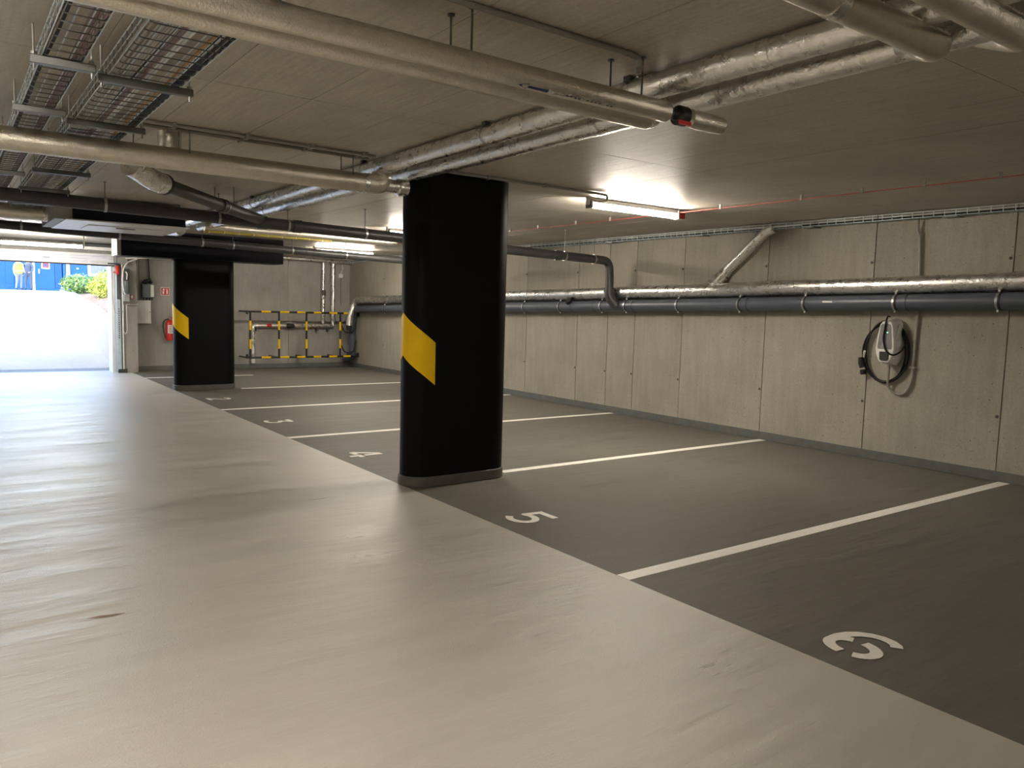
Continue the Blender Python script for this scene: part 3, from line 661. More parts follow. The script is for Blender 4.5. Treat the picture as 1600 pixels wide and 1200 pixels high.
ev.part('side_panel', MB().prism(side, 0.0, 0.004, lambda a, b_, hh: (XW-a, YC-0.098-hh+0.08*(b_-0.27)-0.0, 1.035+b_)), 'cabinet_grey')
ring_ = MB()
for k in range(14):
    a0, a1_ = R(40+k*20), R(40+(k+1)*20)
    ring_.add([fvp(math.cos(a0)*q1, 0.345+math.sin(a0)*q1, 0.007) for q1 in (0.014, 0.018)]+[fvp(math.cos(a1_)*q1, 0.345+math.sin(a1_)*q1, 0.007) for q1 in (0.018, 0.014)], [(0, 1, 2, 3)])
ev.part('round_logo', ring_, 'white_plastic', parent=fp)
ev.part('status_light', MB().prism([(0.018, 0.352), (0.03, 0.352), (0.03, 0.362), (0.018, 0.362)], 0.006, 0.0075, fvp), 'led_green', parent=fp, label='small green status light')
pr = MB()
for a0, a1_, b0, b1 in ((-0.03, -0.026, 0.20, 0.245), (-0.018, 0.0, 0.22, 0.224), (-0.018, -0.014, 0.20, 0.222), (-0.002, 0.002, 0.20, 0.24), (-0.045, 0.02, 0.184, 0.188), (-0.012, -0.002, 0.415, 0.42), (0.012, 0.03, 0.412, 0.417), (-0.018, -0.014, 0.225, 0.245)):
    pr.prism([(a0, b0), (a1_, b0), (a1_, b1), (a0, b1)], 0.006, 0.0072, fvp)
ev.part('panel_print', pr, 'cabinet_grey', parent=fp)
ev.part('cable_gland', MB().tube([(XW-0.08, YC, 1.04), (XW-0.08, YC, 0.985)], 0.016, 12), 'conduit_grey')
# looped charging lead
lp = []
for k in range(0, 97):
    a = R(100+k*11.25); q = k/96
    lp.append((XW-0.03-0.012*math.sin(q*12)-0.012*q, 4.35+(0.235+0.022*math.sin(q*7))*math.cos(a), 1.17+(0.315+0.018*math.cos(q*9))*math.sin(a)))
ld = Thing('charging_cable', 'black charging lead coiled round the wall charger', 'cable', (4.95, 4.33, 0.84))
ld.part('coil', MB().tube(lp, 0.0105, 8), 'cable_black')
ld.part('front_loop', MB().tube(fillet([(XW-0.10, YC+0.015, 1.545), (XW-0.17, YC+0.0, 1.553), (XW-0.207, YC-0.005, 1.50), (XW-0.207, YC+0.015, 1.30), (XW-0.21, YC-0.03, 1.18), (XW-0.20, YC-0.10, 1.145), (XW-0.12, YC-0.135, 1.18), (XW-0.06, YC-0.16, 1.28)], 0.06, 6), 0.009, 8), 'cable_black')
pl = ld.part('plug', MB().tube([(XW-0.06, 4.585, 0.99), (XW-0.07, 4.60, 1.04), (XW-0.075, 4.61, 1.10)], [0.028, 0.03, 0.022], 12), 'rubber_black')
ld.part('plug_cap', MB().tube([(XW-0.05, 4.575, 0.92), (XW-0.06, 4.578, 0.965)], 0.032, 12), 'rubber_black', parent=pl)
ld.part('holder', MB().tube([(XW-0.02, 4.60, 1.08), (XW-0.075, 4.565, 1.17)], 0.012, 10), 'white_plastic')
cv = Thing('conduit', 'pale grey conduit looping down the right wall to the charger', 'conduit', (4.98, 4.1, 0.74), 'wall conduits')
cv.part('tube', MB().tube(fillet([(XW-0.06, 4.10, 2.54), (XW-0.03, 4.11, 2.42), (XW-0.025, 4.085, 2.38), (XW-0.025, 4.06, 1.95), (XW-0.025, 4.05, 1.60), (XW-0.025, 4.06, 0.86), (XW-0.025, 4.13, 0.74), (XW-0.025, 4.22, 0.735), (XW-0.04, 4.30, 0.80), (XW-0.08, YC, 0.90), (XW-0.08, YC, 1.0)], 0.07, 5), 0.0135, 10), 'conduit_grey')
cv.part('saddle', MB().box(XW-0.04, XW, 4.03, 4.09, 1.02, 1.04), 'conduit_grey')

# ------------------------------------------------------------------ striped guard in front of the far pipes
gd = Thing('pipe_guard', 'black and yellow striped tube guard in front of the far corner pipes', 'guard rail', (3.6, 17.45, 0.26))
YGd = 17.45; kq = YGd/17.9
gx = lambda x: -3.104+(x+3.104)*kq
gzz = lambda z: 1.52+(z-1.52)*kq
def bar(p0, p1, bands, ends=True):
    p0, p1 = Vector(p0), Vector(p1); d = p1-p0
    o = gd.part('bar', MB().tube([p0, p1], 0.022, 12), 'guard_black')
    for b0, b1 in bands:
        gd.part('yellow_sleeve', MB().tube([p0+d*b0, p0+d*b1], 0.0235, 12), 'signal_yellow', parent=o)
xL_, xR_, zT_, zB_ = gx(2.45), gx(5.17), gzz(1.305), gzz(0.25)
hb = [(0.12, 0.20), (0.28, 0.36), (0.43, 0.505), (0.58, 0.65), (0.725, 0.80), (0.86, 0.93)]
bar((xL_, YGd, zT_), (xR_, YGd, zT_), hb); bar((xL_, YGd, zB_), (xR_, YGd, zB_), hb)
for x in (2.525, 3.19, 3.855, 4.71): bar((gx(x), YGd, zB_), (gx(x), YGd, zT_), [(0.19, 0.40), (0.60, 0.80)])
for x in (xL_, xL_+0.68, xL_+1.32, xL_+2.12, xR_-0.02):
    for z in (zT_, zB_): gd.part('wall_bracket', MB().tube([(x, YGd, z), (x, YF, z)], 0.018, 8), 'guard_black')
for x in (xL_, xR_):
    for z in (zT_, zB_): gd.part('bar_end', MB().box(x-0.02, x+0.02, YGd-0.03, YGd+0.03, z-0.06 if z > 1 else z-0.02, z+0.02 if z > 1 else z+0.08), 'guard_black')
for zz in (0.42, 0.9): wire('cable', 'black hose hanging behind the striped guard' if zz > 0.5 else 'black hose lying low behind the striped guard', 'hose', [(XJ-0.30, 17.5, zz+0.12), (XJ-0.22, 17.5, zz-0.06), (XJ-0.02, 17.42, zz-0.04), (XJ+0.02, 17.40, zz+0.25)], 0.016, 'rubber_black', rad=0.1)
jb = Thing('junction_box', 'small white junction box high in the far corner', 'junction box', (4.74, YF-0.03, 2.17))
jb.part('box_body', MB().box(4.68, 4.79, YF-0.06, YF, 2.16, 2.26), 'white_plastic', bev=0.006)
jb.part('feed_cable', MB().tube(fillet([(4.74, YF-0.03, 2.26), (4.80, YF-0.03, 2.38), (4.76, YF-0.03, 2.54)], 0.08), 0.008, 8), 'white_plastic')
jb.part('down_cable', MB().tube([(4.75, YF-0.015, 2.16), (4.76, YF-0.015, 1.5)], 0.006, 8), 'print_dark')

# ------------------------------------------------------------------ fire safety and electrics on the far wall
sg = Thing('fire_sign', 'small red fire extinguisher sign on the far wall', 'sign', (0.75, YF, 1.61))
sg.part('border', MB().box(0.655, 0.83, YF-0.006, YF, 1.61, 1.78), 'white_plastic')
rd = sg.part('red_field', MB().box(0.665, 0.82, YF-0.009, YF-0.004, 1.62, 1.77), 'red_paint')
ic = MB(); ic.box(0.688, 0.722, YF-0.011, YF-0.008, 1.64, 1.70).box(0.695, 0.73, YF-0.011, YF-0.008, 1.71, 1.755).box(0.765, 0.795, YF-0.011, YF-0.008, 1.64, 1.72).box(0.772, 0.788, YF-0.011, YF-0.008, 1.72, 1.745).box(0.752, 0.775, YF-0.011, YF-0.008, 1.735, 1.75)
sg.part('pictogram', ic, 'white_plastic', parent=rd, label='white flame and extinguisher pictogram')
ex = Thing('fire_extinguisher', 'red fire extinguisher with black hose hung beside the dark column', 'extinguisher', (0.80, YF-0.1, 0.64))
xe, ye = 0.80, YF-0.11
ex.part('cylinder', MB().tube([(xe, ye, 0.65), (xe, ye, 0.66), (xe, ye, 1.02), (xe, ye, 1.07), (xe, ye, 1.09)], [0.07, 0.08, 0.08, 0.05, 0.03], 20), 'red_paint')
ex.part('label_plate', MB().prism([(0.082*math.cos(R(a)), 0.082*math.sin(R(a))) for a in range(-130, -49, 10)]+[(0.07*math.cos(R(a)), 0.07*math.sin(R(a))) for a in range(-50, -131, -10)], 0.80, 0.98, lambda a, b_, hh: (xe+a, ye+b_, hh)), 'white_plastic', label='white instruction label')
pr = MB()
for z0 in (0.83, 0.87, 0.90, 0.94): pr.box(xe-0.03, xe+0.03, ye-0.085, ye-0.0825, z0, z0+0.012)
ex.part('label_print', pr, 'red_paint')
ex.part('valve', MB().tube([(xe, ye, 1.08), (xe, ye, 1.14)], 0.02, 10), 'steel')
ex.part('handle', MB().box(xe-0.015, xe+0.09, ye-0.012, ye+0.012, 1.12, 1.145), 'red_paint')
ex.part('hose', MB().tube(fillet([(xe-0.01, ye, 1.11), (xe-0.11, ye-0.01, 1.09), (xe-0.14, ye-0.01, 0.95), (xe-0.10, ye-0.01, 0.76), (xe-0.09, ye-0.01, 0.70)], 0.08), 0.011, 10), 'rubber_black')
ex.part('wall_hook', MB().box(xe-0.02, xe+0.02, ye+0.07, YF, 0.95, 1.0), 'steel_dark')
gb = Thing('control_box', 'dark grey gate control box mounted above the pale cabinet', 'control box', (0.39, YF-0.1, 1.54))
gb.part('box_body', MB().box(0.265, 0.505, YF-0.13, YF, 1.55, 1.84), 'box_grey', bev=0.01)
gb.part('side_flange', MB().box(0.43, 0.495, YF-0.14, YF-0.12, 1.57, 1.82), 'cabinet_grey', bev=0.004)
gb.part('door_plate', MB().box(0.285, 0.42, YF-0.138, YF-0.128, 1.58, 1.81), 'box_grey', bev=0.004)
gb.part('cable_bundle', MB().tube([(0.30, YF-0.07, 1.84), (0.33, YF-0.09, 1.90), (0.43, YF-0.09, 1.92), (0.45, YF-0.06, 1.86)], 0.035, 10), 'rubber_black')
gb.part('supply_cable', MB().tube([(0.43, YF-0.03, 1.9), (0.42, YF-0.03, 2.3), (0.40, YF-0.03, H)], 0.010, 8), 'cable_black')
for x in (0.30, 0.36, 0.42, 0.47): gb.part('gland', MB().tube([(x, YF-0.07, 1.55), (x, YF-0.07, 1.50)], 0.014, 8), 'rubber_black')
cb = Thing('wall_cabinet', 'pale grey electrical cabinet below the dark control box', 'cabinet', (0.29, YF-0.08, 1.0))
cb.part('cabinet_body', MB().box(0.145, 0.43, YF-0.14, YF, 1.005, 1.495), 'cabinet_grey', bev=0.006)
cb.part('cabinet_door', MB().box(0.152, 0.423, YF-0.152, YF-0.138, 1.012, 1.488), 'cabinet_grey', bev=0.004)
cb.part('lock', MB().tube([(0.40, YF-0.156, 1.25), (0.40, YF-0.15, 1.25)], 0.012, 10), 'steel_dark')
for k, x in enumerate((0.145, 0.175, 0.205, 0.235)):
    wire('conduit', ('first', 'second', 'third', 'fourth')[k]+' thin vertical conduit beside the gate control box, counted from the gate', 'conduit', [(x, YF-0.015, 1.5), (x, YF-0.015, 2.1), (x, YF-0.015, H)], 0.010, 'conduit_grey' if k % 2 else 'cabinet_grey', 'wall conduits')
wire('conduit', 'short horizontal conduit from the gate post to the pale cabinet', 'conduit', [(-0.08, YF-0.40, 1.40), (0.14, YF-0.40, 1.40), (0.15, YF-0.1, 1.40)], 0.016, 'cabinet_grey', 'wall conduits', rad=0.04)

# ------------------------------------------------------------------ garage gate
door = Thing('door_1', None, None, (-2.8, YF-0.15, 0)); door.o['kind'] = 'structure'; door.o['label'] = 'white sectional garage gate rolled up above the opening'
for k in range(4):
    door.part('slat', MB().box(-5.4, -0.27, YF-0.20, YF-0.16, 2.19+k*0.055, 2.19+k*0.055+0.051), 'panel_white', bev=0.006)
door.part('bottom_seal', MB().box(-5.4, -0.27, YF-0.195, YF-0.165, 2.165, 2.19), 'rubber_black')
door.part('hinge_plate', MB().box(-1.52, -1.40, YF-0.205, YF-0.2, 2.27, 2.29), 'steel_dark')
door.part('top_track', MB().box(-5.4, -0.3, YF-0.32, YF-0.24, 2.47, 2.53), 'panel_white')
door.part('spring_shaft', MB().tube([(-5.4, YF-0.30, 2.57), (-0.3, YF-0.30, 2.57)], 0.03, 12), 'steel_dark')
for x in (-5.45, -0.32):
    door.part('frame_post', MB().box(x, x+0.06, YF-0.14, YF+0.3, 0, 2.4), 'panel_white')
    door.part('rail_backing', MB().box(x+0.06, x+0.19, YF-0.355, YF+0.3, 0, 2.4), 'unit_grey')
    rl = door.part('guide_rail', MB().box(x+0.06, x+0.135, YF-0.42, YF-0.36, 0.0, 2.36), 'steel_dark')
pf = door.part('perforated_strip', MB().box(-0.265, -0.20, YF-0.43, YF-0.42, 0.06, 1.5), 'wire_zinc', label='pale blue perforated angle')
hole = mesh_of('slot', MB().box(-0.01, 0.01, 0, 0.003, -0.012, 0.012), (0, 0, 0), 'print_dark')
for k in range(14): door.share('slot', hole, (-0.232, YF-0.433, 0.72+k*0.045), parent=pf)
door.part('rail_strip', MB().box(-0.175, -0.15, YF-0.43, YF-0.38, 0.0, 2.3), 'panel_white')
door.part('foot_plate', MB().box(-0.26, -0.10, YF-0.44, YF-0.36, 0.0, 0.08), 'print_dark')
door.part('chain_loop', MB().tube(fillet([(-0.10, YF-0.46, 1.40), (-0.09, YF-0.46, 0.86), (-0.13, YF-0.46, 0.78), (-0.16, YF-0.46, 0.86), (-0.15, YF-0.46, 1.40)], 0.04), 0.006, 6), 'white_plastic')
door.part('hanging_cable', MB().tube(fillet([(-0.34, YF-0.40, 2.2), (-0.34, YF-0.40, 1.5), (-0.30, YF-0.42, 1.22), (-0.22, YF-0.44, 1.20), (-0.12, YF-0.46, 1.30)], 0.1), 0.007, 8), 'cable_grey')
op = Thing('gate_operator', 'gate drive unit with grey motor on the gate post', 'motor', (-0.12, YF-0.5, 1.45))
op.part('motor', MB().tube([(-0.10, YF-0.50, 1.62), (-0.10, YF-0.50, 1.66), (-0.10, YF-0.50, 1.84), (-0.10, YF-0.50, 1.88)], [0.045, 0.06, 0.06, 0.05], 14), 'box_grey')
op.part('gearbox', MB().box(-0.15, -0.05, YF-0.56, YF-0.42, 1.46, 1.60), 'unit_grey', bev=0.01)
op.part('motor_cover', MB().box(-0.13, -0.05, YF-0.55, YF-0.45, 1.88, 2.12), 'print_dark', bev=0.01)
op.part('cable_arc', MB().tube(fillet([(-0.12, YF-0.52, 1.6), (-0.17, YF-0.52, 1.75), (-0.16, YF-0.52, 2.1), (-0.08, YF-0.50, 2.25), (0.12, YF-0.42, 2.33)], 0.15), 0.016, 10), 'white_plastic')
op.part('cable_arc', MB().tube(fillet([(-0.10, YF-0.56, 1.9), (-0.09, YF-0.57, 2.02), (-0.12, YF-0.57, 2.06)], 0.05), 0.012, 8), 'white_plastic')
op.part('mount_bracket', MB().box(-0.24, -0.06, YF-0.46, YF-0.38, 2.20, 2.34), 'unit_grey')
op.part('arm', MB().box(-0.42, -0.20, YF-0.47, YF-0.44, 2.20, 2.225), 'print_dark')
al = Thing('alarm_light', 'red warning light hanging at the top of the gate post', 'warning light', (-0.24, YF-0.5, 1.98))
al.part('lens', MB().tube([(-0.25, YF-0.47, 1.99), (-0.25, YF-0.47, 2.01), (-0.25, YF-0.47, 2.15), (-0.25, YF-0.47, 2.18)], [0.02, 0.04, 0.04, 0.02], 14), 'red_paint')
al.part('lever', MB().box(-0.33, -0.27, YF-0.48, YF-0.46, 2.03, 2.05), 'red_paint')
sw = Thing('emergency_switch', 'small white and red emergency switch next to the gate motor', 'switch', (0.03, YF-0.4, 1.51))
sw.part('box_body', MB().box(-0.01, 0.05, YF-0.42, YF-0.38, 1.52, 1.60), 'red_paint', bev=0.005)
sw.part('face_plate', MB().box(-0.005, 0.035, YF-0.43, YF-0.42, 1.53, 1.59), 'white_plastic', bev=0.003)
# track channel bracket going right from the gate post
wire('conduit', 'white conduit arm running from the gate post along the beam', 'conduit', [(-0.10, YF-0.45, 2.33), (0.1, YF-0.42, 2.35), (0.45, YF-0.42, 2.38)], 0.018, 'white_plastic', 'wall conduits')

# ------------------------------------------------------------------ outdoors: ramp, parapet, bank, yard, blue cabins
SL = 0.150
def rz(y): return 0.0 if y < YF+0.35 else min((y-YF-0.35)*SL, 1.62)
ytop = YF+0.35+1.62/SL
rp = MB()
for a, b2 in ((YF+0.30, 22.4), (22.42, 26.0), (26.02, ytop)):
    q = MB(); q.add([(-5.6, a, rz(a)), (-0.19, a, rz(a)), (-0.19, b2, rz(b2)), (-5.6, b2, rz(b2)), (-5.6, a, rz(a)-0.2), (-0.19, a, rz(a)-0.2), (-0.19, b2, rz(b2)-0.2), (-5.6, b2, rz(b2)-0.2)],
                    [(0, 1, 2, 3), (7, 6, 5, 4), (0, 4, 5, 1), (1, 5, 6, 2), (2, 6, 7, 3), (3, 7, 4, 0)])
    if a < 20:
        ro = tag(solid('ramp', q, 'outdoor_concrete'), 'bright concrete ramp rising from the gate to the yard', kind='structure')
    else:
        o = solid('ramp_slab', q, 'outdoor_concrete'); o.parent = ro
o = solid('drain_channel', MB().box(-5.4, -0.34, YF+0.22, YF+0.32, -0.02, 0.004), 'drain_metal'); o.parent = ro
PT = [(YF+0.3, 0.84), (21.8, 1.28), (25.3, 1.59), (27.9, 1.745)]
def ptop(y):
    for (ya, za), (yb, zb_) in zip(PT[:-1], PT[1:]):
        if y <= yb: return za+(zb_-za)*(y-ya)/(yb-ya)
    return PT[-1][1]
def parapet(x0, x1):
    n = len(PT); mb = MB(); vs2 = []
    for y, z in PT: vs2 += [(x0, y, rz(y)-0.3), (x1, y, rz(y)-0.3), (x1, y, z), (x0, y, z)]
    fs = [(0, 1, 2, 3), tuple(4*(n-1)+k for k in (3, 2, 1, 0))]
    for i in range(n-1):
        for k in range(4): fs.append((4*i+k, 4*i+4+k, 4*i+4+(k+1) % 4, 4*i+(k+1) % 4))
    return mb.add(vs2, fs)
tag(solid('ramp_parapet', parapet(-0.20, 0.06), 'outdoor_concrete', bev=0.02), 'low white parapet wall along the right side of the ramp', kind='structure')
tag(solid('ramp_parapet', parapet(-5.9, -5.6), 'outdoor_concrete', bev=0.02), 'low parapet wall along the left side of the ramp', kind='structure')
def bankz(x, y):
    t = min(max((x-0.05)/2.6, 0), 1)
    return (ptop(y)-0.06)*(1-t)+2.05*t
bk = MB(); nx, ny = 14, 30; vs_ = []
for jn in range(ny+1):
    for i in range(nx+1):
        x = 0.05+i*0.5; y = YF+0.31+jn*(ytop-YF)/ny; vs_.append((x, y, bankz(x, min(y, ytop-0.01))+random.uniform(-.03, .03)))
bk.add(vs_, [(jn*(nx+1)+i, jn*(nx+1)+i+1, (jn+1)*(nx+1)+i+1, (jn+1)*(nx+1)+i) for jn in range(ny) for i in range(nx)])
tag(solid('gravel_bank', bk, 'gravel'), 'sloping gravel bank beside the ramp', kind='structure')
yd = MB().add([(-40, ytop, 1.62), (45, ytop, 1.62), (45, 60, 1.92), (-40, 60, 1.92)], [(0, 1, 2, 3)])
tag(solid('yard_ground', yd, 'yard'), 'bright paved yard at the top of the ramp', kind='structure')
# shrubs
def shrub(x, y, z, rx, ry, rzh, n, mat, label):
    t = Thing('shrub', label, 'shrub', (x, y, z), 'shrubs on the gravel bank')
    mb = MB()
    for _ in range(n):
        u = random.gauss(0, 1), random.gauss(0, 1), random.gauss(0, 1); l_ = math.sqrt(sum(q*q for q in u)) or 1
        rr_ = random.uniform(0.5, 1.05); c = Vector((x+u[0]/l_*rx*rr_, y+u[1]/l_*ry*rr_, z+rzh*0.5+u[2]/l_*rzh*0.55*rr_))
        d = Vector((random.uniform(-1, 1), random.uniform(-1, 1), random.uniform(-0.2, 1))).normalized(); s = d.orthogonal().normalized()
        L_ = random.uniform(0.05, 0.10); w2 = L_*0.4
        mb.add([c, c+d*L_*0.5+s*w2, c+d*L_, c+d*L_*0.5-s*w2], [(0, 1, 2, 3)])
    t.part('foliage', mb, mat, kind='stuff')
    for k in range(5):
        a = k*1.257; t.part('stem', MB().tube([(x, y, z-0.1), (x+0.4*rx*math.cos(a), y+0.4*ry*math.sin(a), z+rzh*0.5)], [0.02, 0.008], 6), 'bark')
shrub(0.25, 27.0, 1.62, 0.5, 0.7, 0.55, 1400, 'leaf_green', 'pale green shrub at the top end of the ramp parapet')
shrub(0.75, 24.5, 1.45, 0.6, 1.0, 0.75, 2000, 'leaf_yellow', 'yellow-green shrub spreading in the middle of the gravel bank')
shrub(0.95, 21.8, 1.15, 0.55, 1.0, 0.80, 1800, 'leaf_yellow', 'yellow-green shrub nearest the gate post')
shrub(1.6, 27.5, 1.75, 0.9, 0.8, 0.7, 1600, 'leaf_green', 'green shrub behind the yellow shrubs')
shrub(2.2, 23.5, 1.75, 0.8, 1.2, 0.9, 1800, 'leaf_yellow', 'yellow-green shrub on the upper part of the bank')
# blue site cabins
YK = 54.0
def cabin(label, x0, x1, z0, feats):
    t = Thing('site_cabin', label, 'cabin', ((x0+x1)/2, YK, z0), 'blue site cabins')
    t.part('wall', MB().box(x0, x1, YK, YK+2.4, z0, z0+2.6), 'blue_paint')
    t.part('roof', MB().box(x0-0.03, x1+0.03, YK-0.03, YK+2.43, z0+2.6, z0+2.7), 'blue_dark')
    for x in (x0, x1-0.14): t.part('corner_post', MB().box(x, x+0.14, YK-0.04, YK, z0, z0+2.6), 'blue_paint')
    t.part('base_rail', MB().box(x0, x1, YK-0.03, YK, z0, z0+0.14), 'blue_dark')
    n = int((x1-x0)/0.22)
    return t
zc = 1.86
t = cabin('blue site cabin with a double door behind the two people', -3.6, 1.12, zc, ())
for k, (xa, xb) in enumerate(((-0.16, 0.23), (0.26, 1.0))):
    dr = t.part('door', MB().box(xa, xb, YK-0.05, YK, zc+0.14, zc+2.2), 'blue_dark' if k else 'blue_paint')
    for q in range(4): t.part('door_rib', MB().box(xa+0.05, xb-0.05, YK-0.07, YK-0.05, zc+0.35+q*0.45, zc+0.42+q*0.45), 'blue_paint', parent=dr)
t.part('notice', MB().box(-0.62, -0.43, YK-0.06, YK-0.04, zc+1.5, zc+1.75), 'white_plastic')
t = cabin('blue site cabin with a notice on its door', 1.30, 2.66, zc, ())
dr = t.part('door', MB().box(1.42, 2.28, YK-0.05, YK, zc+0.12, zc+2.1), 'blue_paint', label='plain blue steel door')
t.part('door_handle', MB().box(1.46, 1.52, YK-0.09, YK-0.05, zc+1.0, zc+1.25), 'white_plastic', parent=dr)
nt = t.part('notice', MB().box(1.62, 2.05, YK-0.07, YK-0.05, zc+1.28, zc+1.72), 'white_plastic', parent=dr)
t.part('red_frame', MB().box(1.68, 1.99, YK-0.075, YK-0.07, zc+1.36, zc+1.64), 'red_paint', parent=dr)
t.part('blue_symbol', MB().box(1.76, 1.91, YK-0.08, YK-0.075, zc+1.42, zc+1.58), 'blue_paint', parent=dr)
t.part('vent_panel', MB().box(2.32, 2.58, YK-0.05, YK, zc+0.2, zc+2.0), 'blue_dark')
for q in range(3): t.part('vent_rib', MB().box(2.36+q*0.08, 2.39+q*0.08, YK-0.07, YK-0.05, zc+0.3, zc+1.9), 'blue_paint')
t.part('gap_post', MB().box(1.17, 1.28, YK-0.05, YK+0.1, zc, zc+2.6), 'panel_white')
t = cabin('blue site cabin with a white framed window', 2.72, 9.5, zc, ())
t.part('downpipe', MB().box(2.90, 3.08, YK-0.10, YK, zc+0.95, zc+2.6), 'panel_white')
wnf = t.part('window_frame', MB().box(4.05, 5.55, YK-0.06, YK, zc+0.95, zc+2.1), 'panel_white')
t.part('pane', MB().box(4.20, 5.40, YK-0.07, YK-0.06, zc+1.10, zc+1.98), 'window_glass', parent=wnf)
t.part('sticker', MB().box(3.45, 3.56, YK-0.045, YK-0.04, zc+1.35, zc+1.42), 'panel_white')

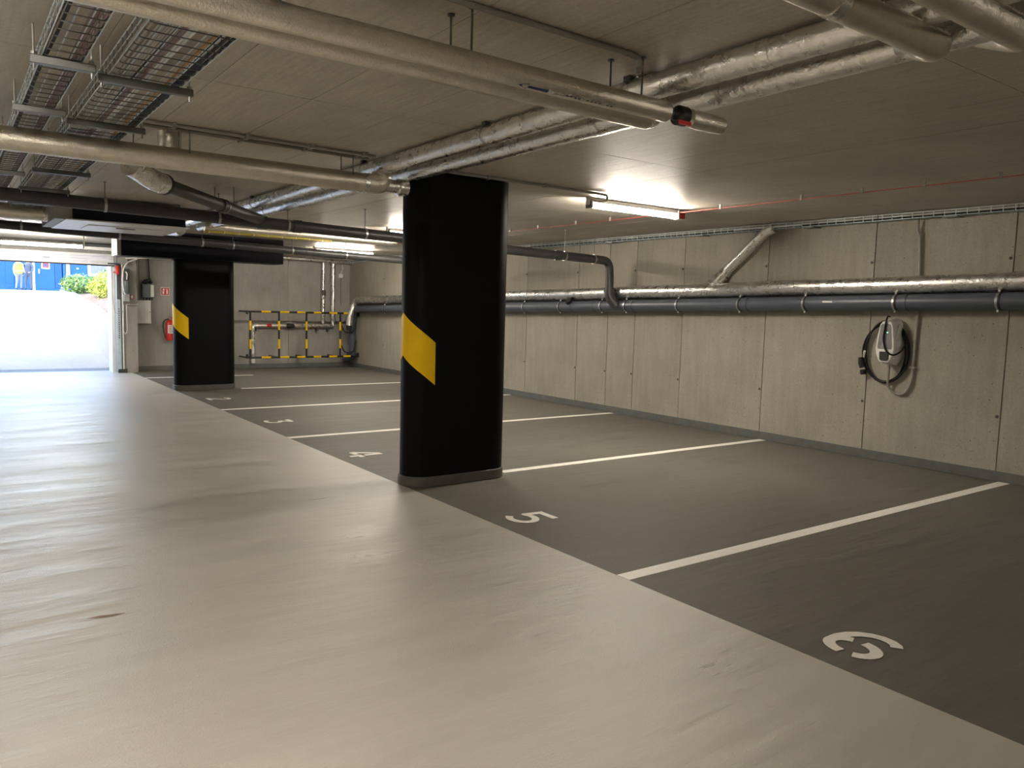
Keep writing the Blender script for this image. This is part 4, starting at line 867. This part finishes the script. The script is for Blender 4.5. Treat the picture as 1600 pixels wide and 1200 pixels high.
# ------------------------------------------------------------------ two people in the yard
def person(label, x, y, z, face, top_mat, leg_mat, vest, helmet, s=1.0, lean=0.0):
    t = Thing('person', label, 'person', (x, y, z))
    me = bpy.data.meshes.new('body')
    J = [((0, 0, .95), .15), ((0, 0, 1.12), .135), ((0, 0, 1.32), .16), ((0, 0, 1.46), .10), ((0, 0.0, 1.54), .055), ((0, -.01, 1.62), .085), ((0, -.01, 1.72), .085),
         ((.19, 0, 1.42), .065), ((.25, -.02, 1.14), .05), ((.17, -.18, 1.00), .038), ((.13, -.25, 1.0), .035),
         ((-.19, 0, 1.42), .065), ((-.26, .03, 1.15), .05), ((-.27, -.04, .90), .038), ((-.27, -.06, .82), .035),
         ((.10, 0, .86), .10), ((.11, -.02, .48), .065), ((.12, .02, .09), .045), ((.13, -.12, .04), .045),
         ((-.10, 0, .86), .10), ((-.13, -.04, .48), .065), ((-.15, .04, .09), .045), ((-.17, -.10, .04), .045)]
    Ed = [(0, 1), (1, 2), (2, 3), (3, 4), (4, 5), (5, 6), (3, 7), (7, 8), (8, 9), (9, 10), (3, 11), (11, 12), (12, 13), (13, 14), (0, 15), (15, 16), (16, 17), (17, 18), (0, 19), (19, 20), (20, 21), (21, 22)]
    c_, s_ = math.cos(face), math.sin(face)
    tr = lambda q: ((q[0]*c_-q[1]*s_)*s, (q[0]*s_+q[1]*c_)*s, q[2]*s)
    me.from_pydata([tr(q) for q, _ in J], Ed, [])
    o = bpy.data.objects.new('body', me); COL.objects.link(o); o.parent = t.o
    mod = o.modifiers.new('skin', 'SKIN'); mod.use_smooth_shade = True
    if not me.skin_vertices: me.attributes.new('skin', 'FLOAT', 'POINT')
    if me.skin_vertices:
        for k, (q, r_) in enumerate(J): me.skin_vertices[0].data[k].radius = (r_*s*(1.15 if k in (0, 1, 2) else 1), r_*s*(0.8 if k in (0, 1, 2) else 1))
        me.skin_vertices[0].data[0].use_root = True
    sb = o.modifiers.new('smooth', 'SUBSURF'); sb.levels = 1; sb.render_levels = 1
    m, n, l, bsd = nodes_of('clothing_'+leg_mat+top_mat)
    tc = n.new('ShaderNodeTexCoord'); sx = n.new('ShaderNodeSeparateXYZ'); l.new(tc.outputs['Object'], sx.inputs[0])
    def colr(k): return MATS[k].node_tree.nodes['Color Ramp'].color_ramp.elements[0].color[:3] if 'Color Ramp' in MATS[k].node_tree.nodes else (0.3, 0.3, 0.3)
    rpn = n.new('ShaderNodeValToRGB'); rpn.color_ramp.interpolation = 'CONSTANT'
    mp = n.new('ShaderNodeMath'); mp.operation = 'MULTIPLY'; mp.inputs[1].default_value = 1/(1.9*s); l.new(sx.outputs['Z'], mp.inputs[0]); l.new(mp.outputs[0], rpn.inputs[0])
    st = [(0, (0.03, 0.03, 0.03)), (0.055, colr(leg_mat)), (0.49, colr(top_mat)), (0.795, colr('skin_tone'))]
    while len(rpn.color_ramp.elements) < len(st): rpn.color_ramp.elements.new(0.5)
    for e_, (p_, c2) in zip(rpn.color_ramp.elements, st): e_.position = p_; e_.color = (*c2, 1)
    l.new(rpn.outputs[0], bsd.inputs['Base Color']); bsd.inputs['Roughness'].default_value = 0.8
    me.materials.append(m)
    P = lambda a, b_, c2: tuple(Vector((x, y, z))+Vector(tr((a, b_, c2))))
    def ell(rx, ry, z0, z1, grow=1.0):
        mb = MB(); rs = []
        for k in range(7):
            q = k/6; rs.append((z0+(z1-z0)*q, math.sin(math.pi*(0.5+0.5*q))))
        vs2 = []
        for zz, rr2 in rs:
            for a in range(14):
                an = 2*math.pi*a/14; vs2.append(P(rx*max(rr2, .05)*math.cos(an), -.01+ry*max(rr2, .05)*math.sin(an), zz))
        mb.add(vs2, [(i*14+a, i*14+(a+1) % 14, (i+1)*14+(a+1) % 14, (i+1)*14+a) for i in range(6) for a in range(14)]+[tuple(range(13, -1, -1)), tuple(6*14+a for a in range(14))]); return mb
    t.part('helmet' if helmet else 'hair', ell(.115, .13, 1.70, 1.85) if helmet else ell(.098, .105, 1.69, 1.81), 'helmet_white' if helmet else 'hair_brown')
    t.part('nose', MB().tube([P(0, -.08, 1.68), P(0, -.118, 1.65)], [0.012, 0.018], 8), 'skin_tone')
    for sx_ in (-1, 1):
        t.part('eye', MB().tube([P(sx_*.033, -.085, 1.69), P(sx_*.033, -.096, 1.69)], 0.010, 8), 'print_dark')
    t.part('mouth', MB().box(-.0, .0, 0, 0, 0, 0) if False else MB().tube([P(-.025, -.09, 1.61), P(.025, -.09, 1.61)], 0.007, 6), 'red_paint')
    for ax, ay, az in ((.13, -.25, 1.0), (-.27, -.06, .82)):
        for k in range(4):
            f0_ = Vector(P(ax-.03+k*.02, ay-.02, az)); f1_ = Vector(P(ax-.03+k*.02, ay-.07, az-.02)); f2_ = Vector(P(ax-.03+k*.02, ay-.08, az-.05))
            t.part('finger', MB().tube([f0_, f1_, f2_], [0.010, 0.009, 0.007], 6), 'skin_tone')
        t.part('thumb', MB().tube([P(ax+.04, ay, az), P(ax+.065, ay-.03, az-.03)], [0.011, 0.008], 6), 'skin_tone')
    if vest:
        mb = MB(); vs2 = []
        for zz, ra, rb in ((.90, .20, .155), (1.05, .195, .15), (1.2, .20, .155), (1.36, .215, .16), (1.46, .16, .13)):
            for a in range(16):
                an = 2*math.pi*a/16; vs2.append(P(ra*math.cos(an), rb*math.sin(an), zz))
        mb.add(vs2, [(i*16+a, i*16+(a+1) % 16, (i+1)*16+(a+1) % 16, (i+1)*16+a) for i in range(4) for a in range(16)])
        t.part('vest', mb, 'hivis', label='bright yellow safety vest')
        mb = MB(); vs2 = []
        for zz in (1.02, 1.07):
            for a in range(16):
                an = 2*math.pi*a/16; vs2.append(P(.204*math.cos(an), .158*math.sin(an), zz))
        mb.add(vs2, [(a, (a+1) % 16, 16+(a+1) % 16, 16+a) for a in range(16)]); t.part('reflective_band', mb, 'panel_white')
    return t
def yz(y): return 1.62+0.30*(y-ytop)/(60-ytop)
person('person in a pale top and bright yellow safety vest standing in the yard', 0.27, 50.8, yz(50.8), 0.5, 'shirt_pale', 'cloth_grey', True, True)
person('person in dark blue-grey work clothes standing next to the yellow vest', 0.74, 51.1, yz(51.1), -0.4, 'cloth_dark', 'cloth_dark', False, True)
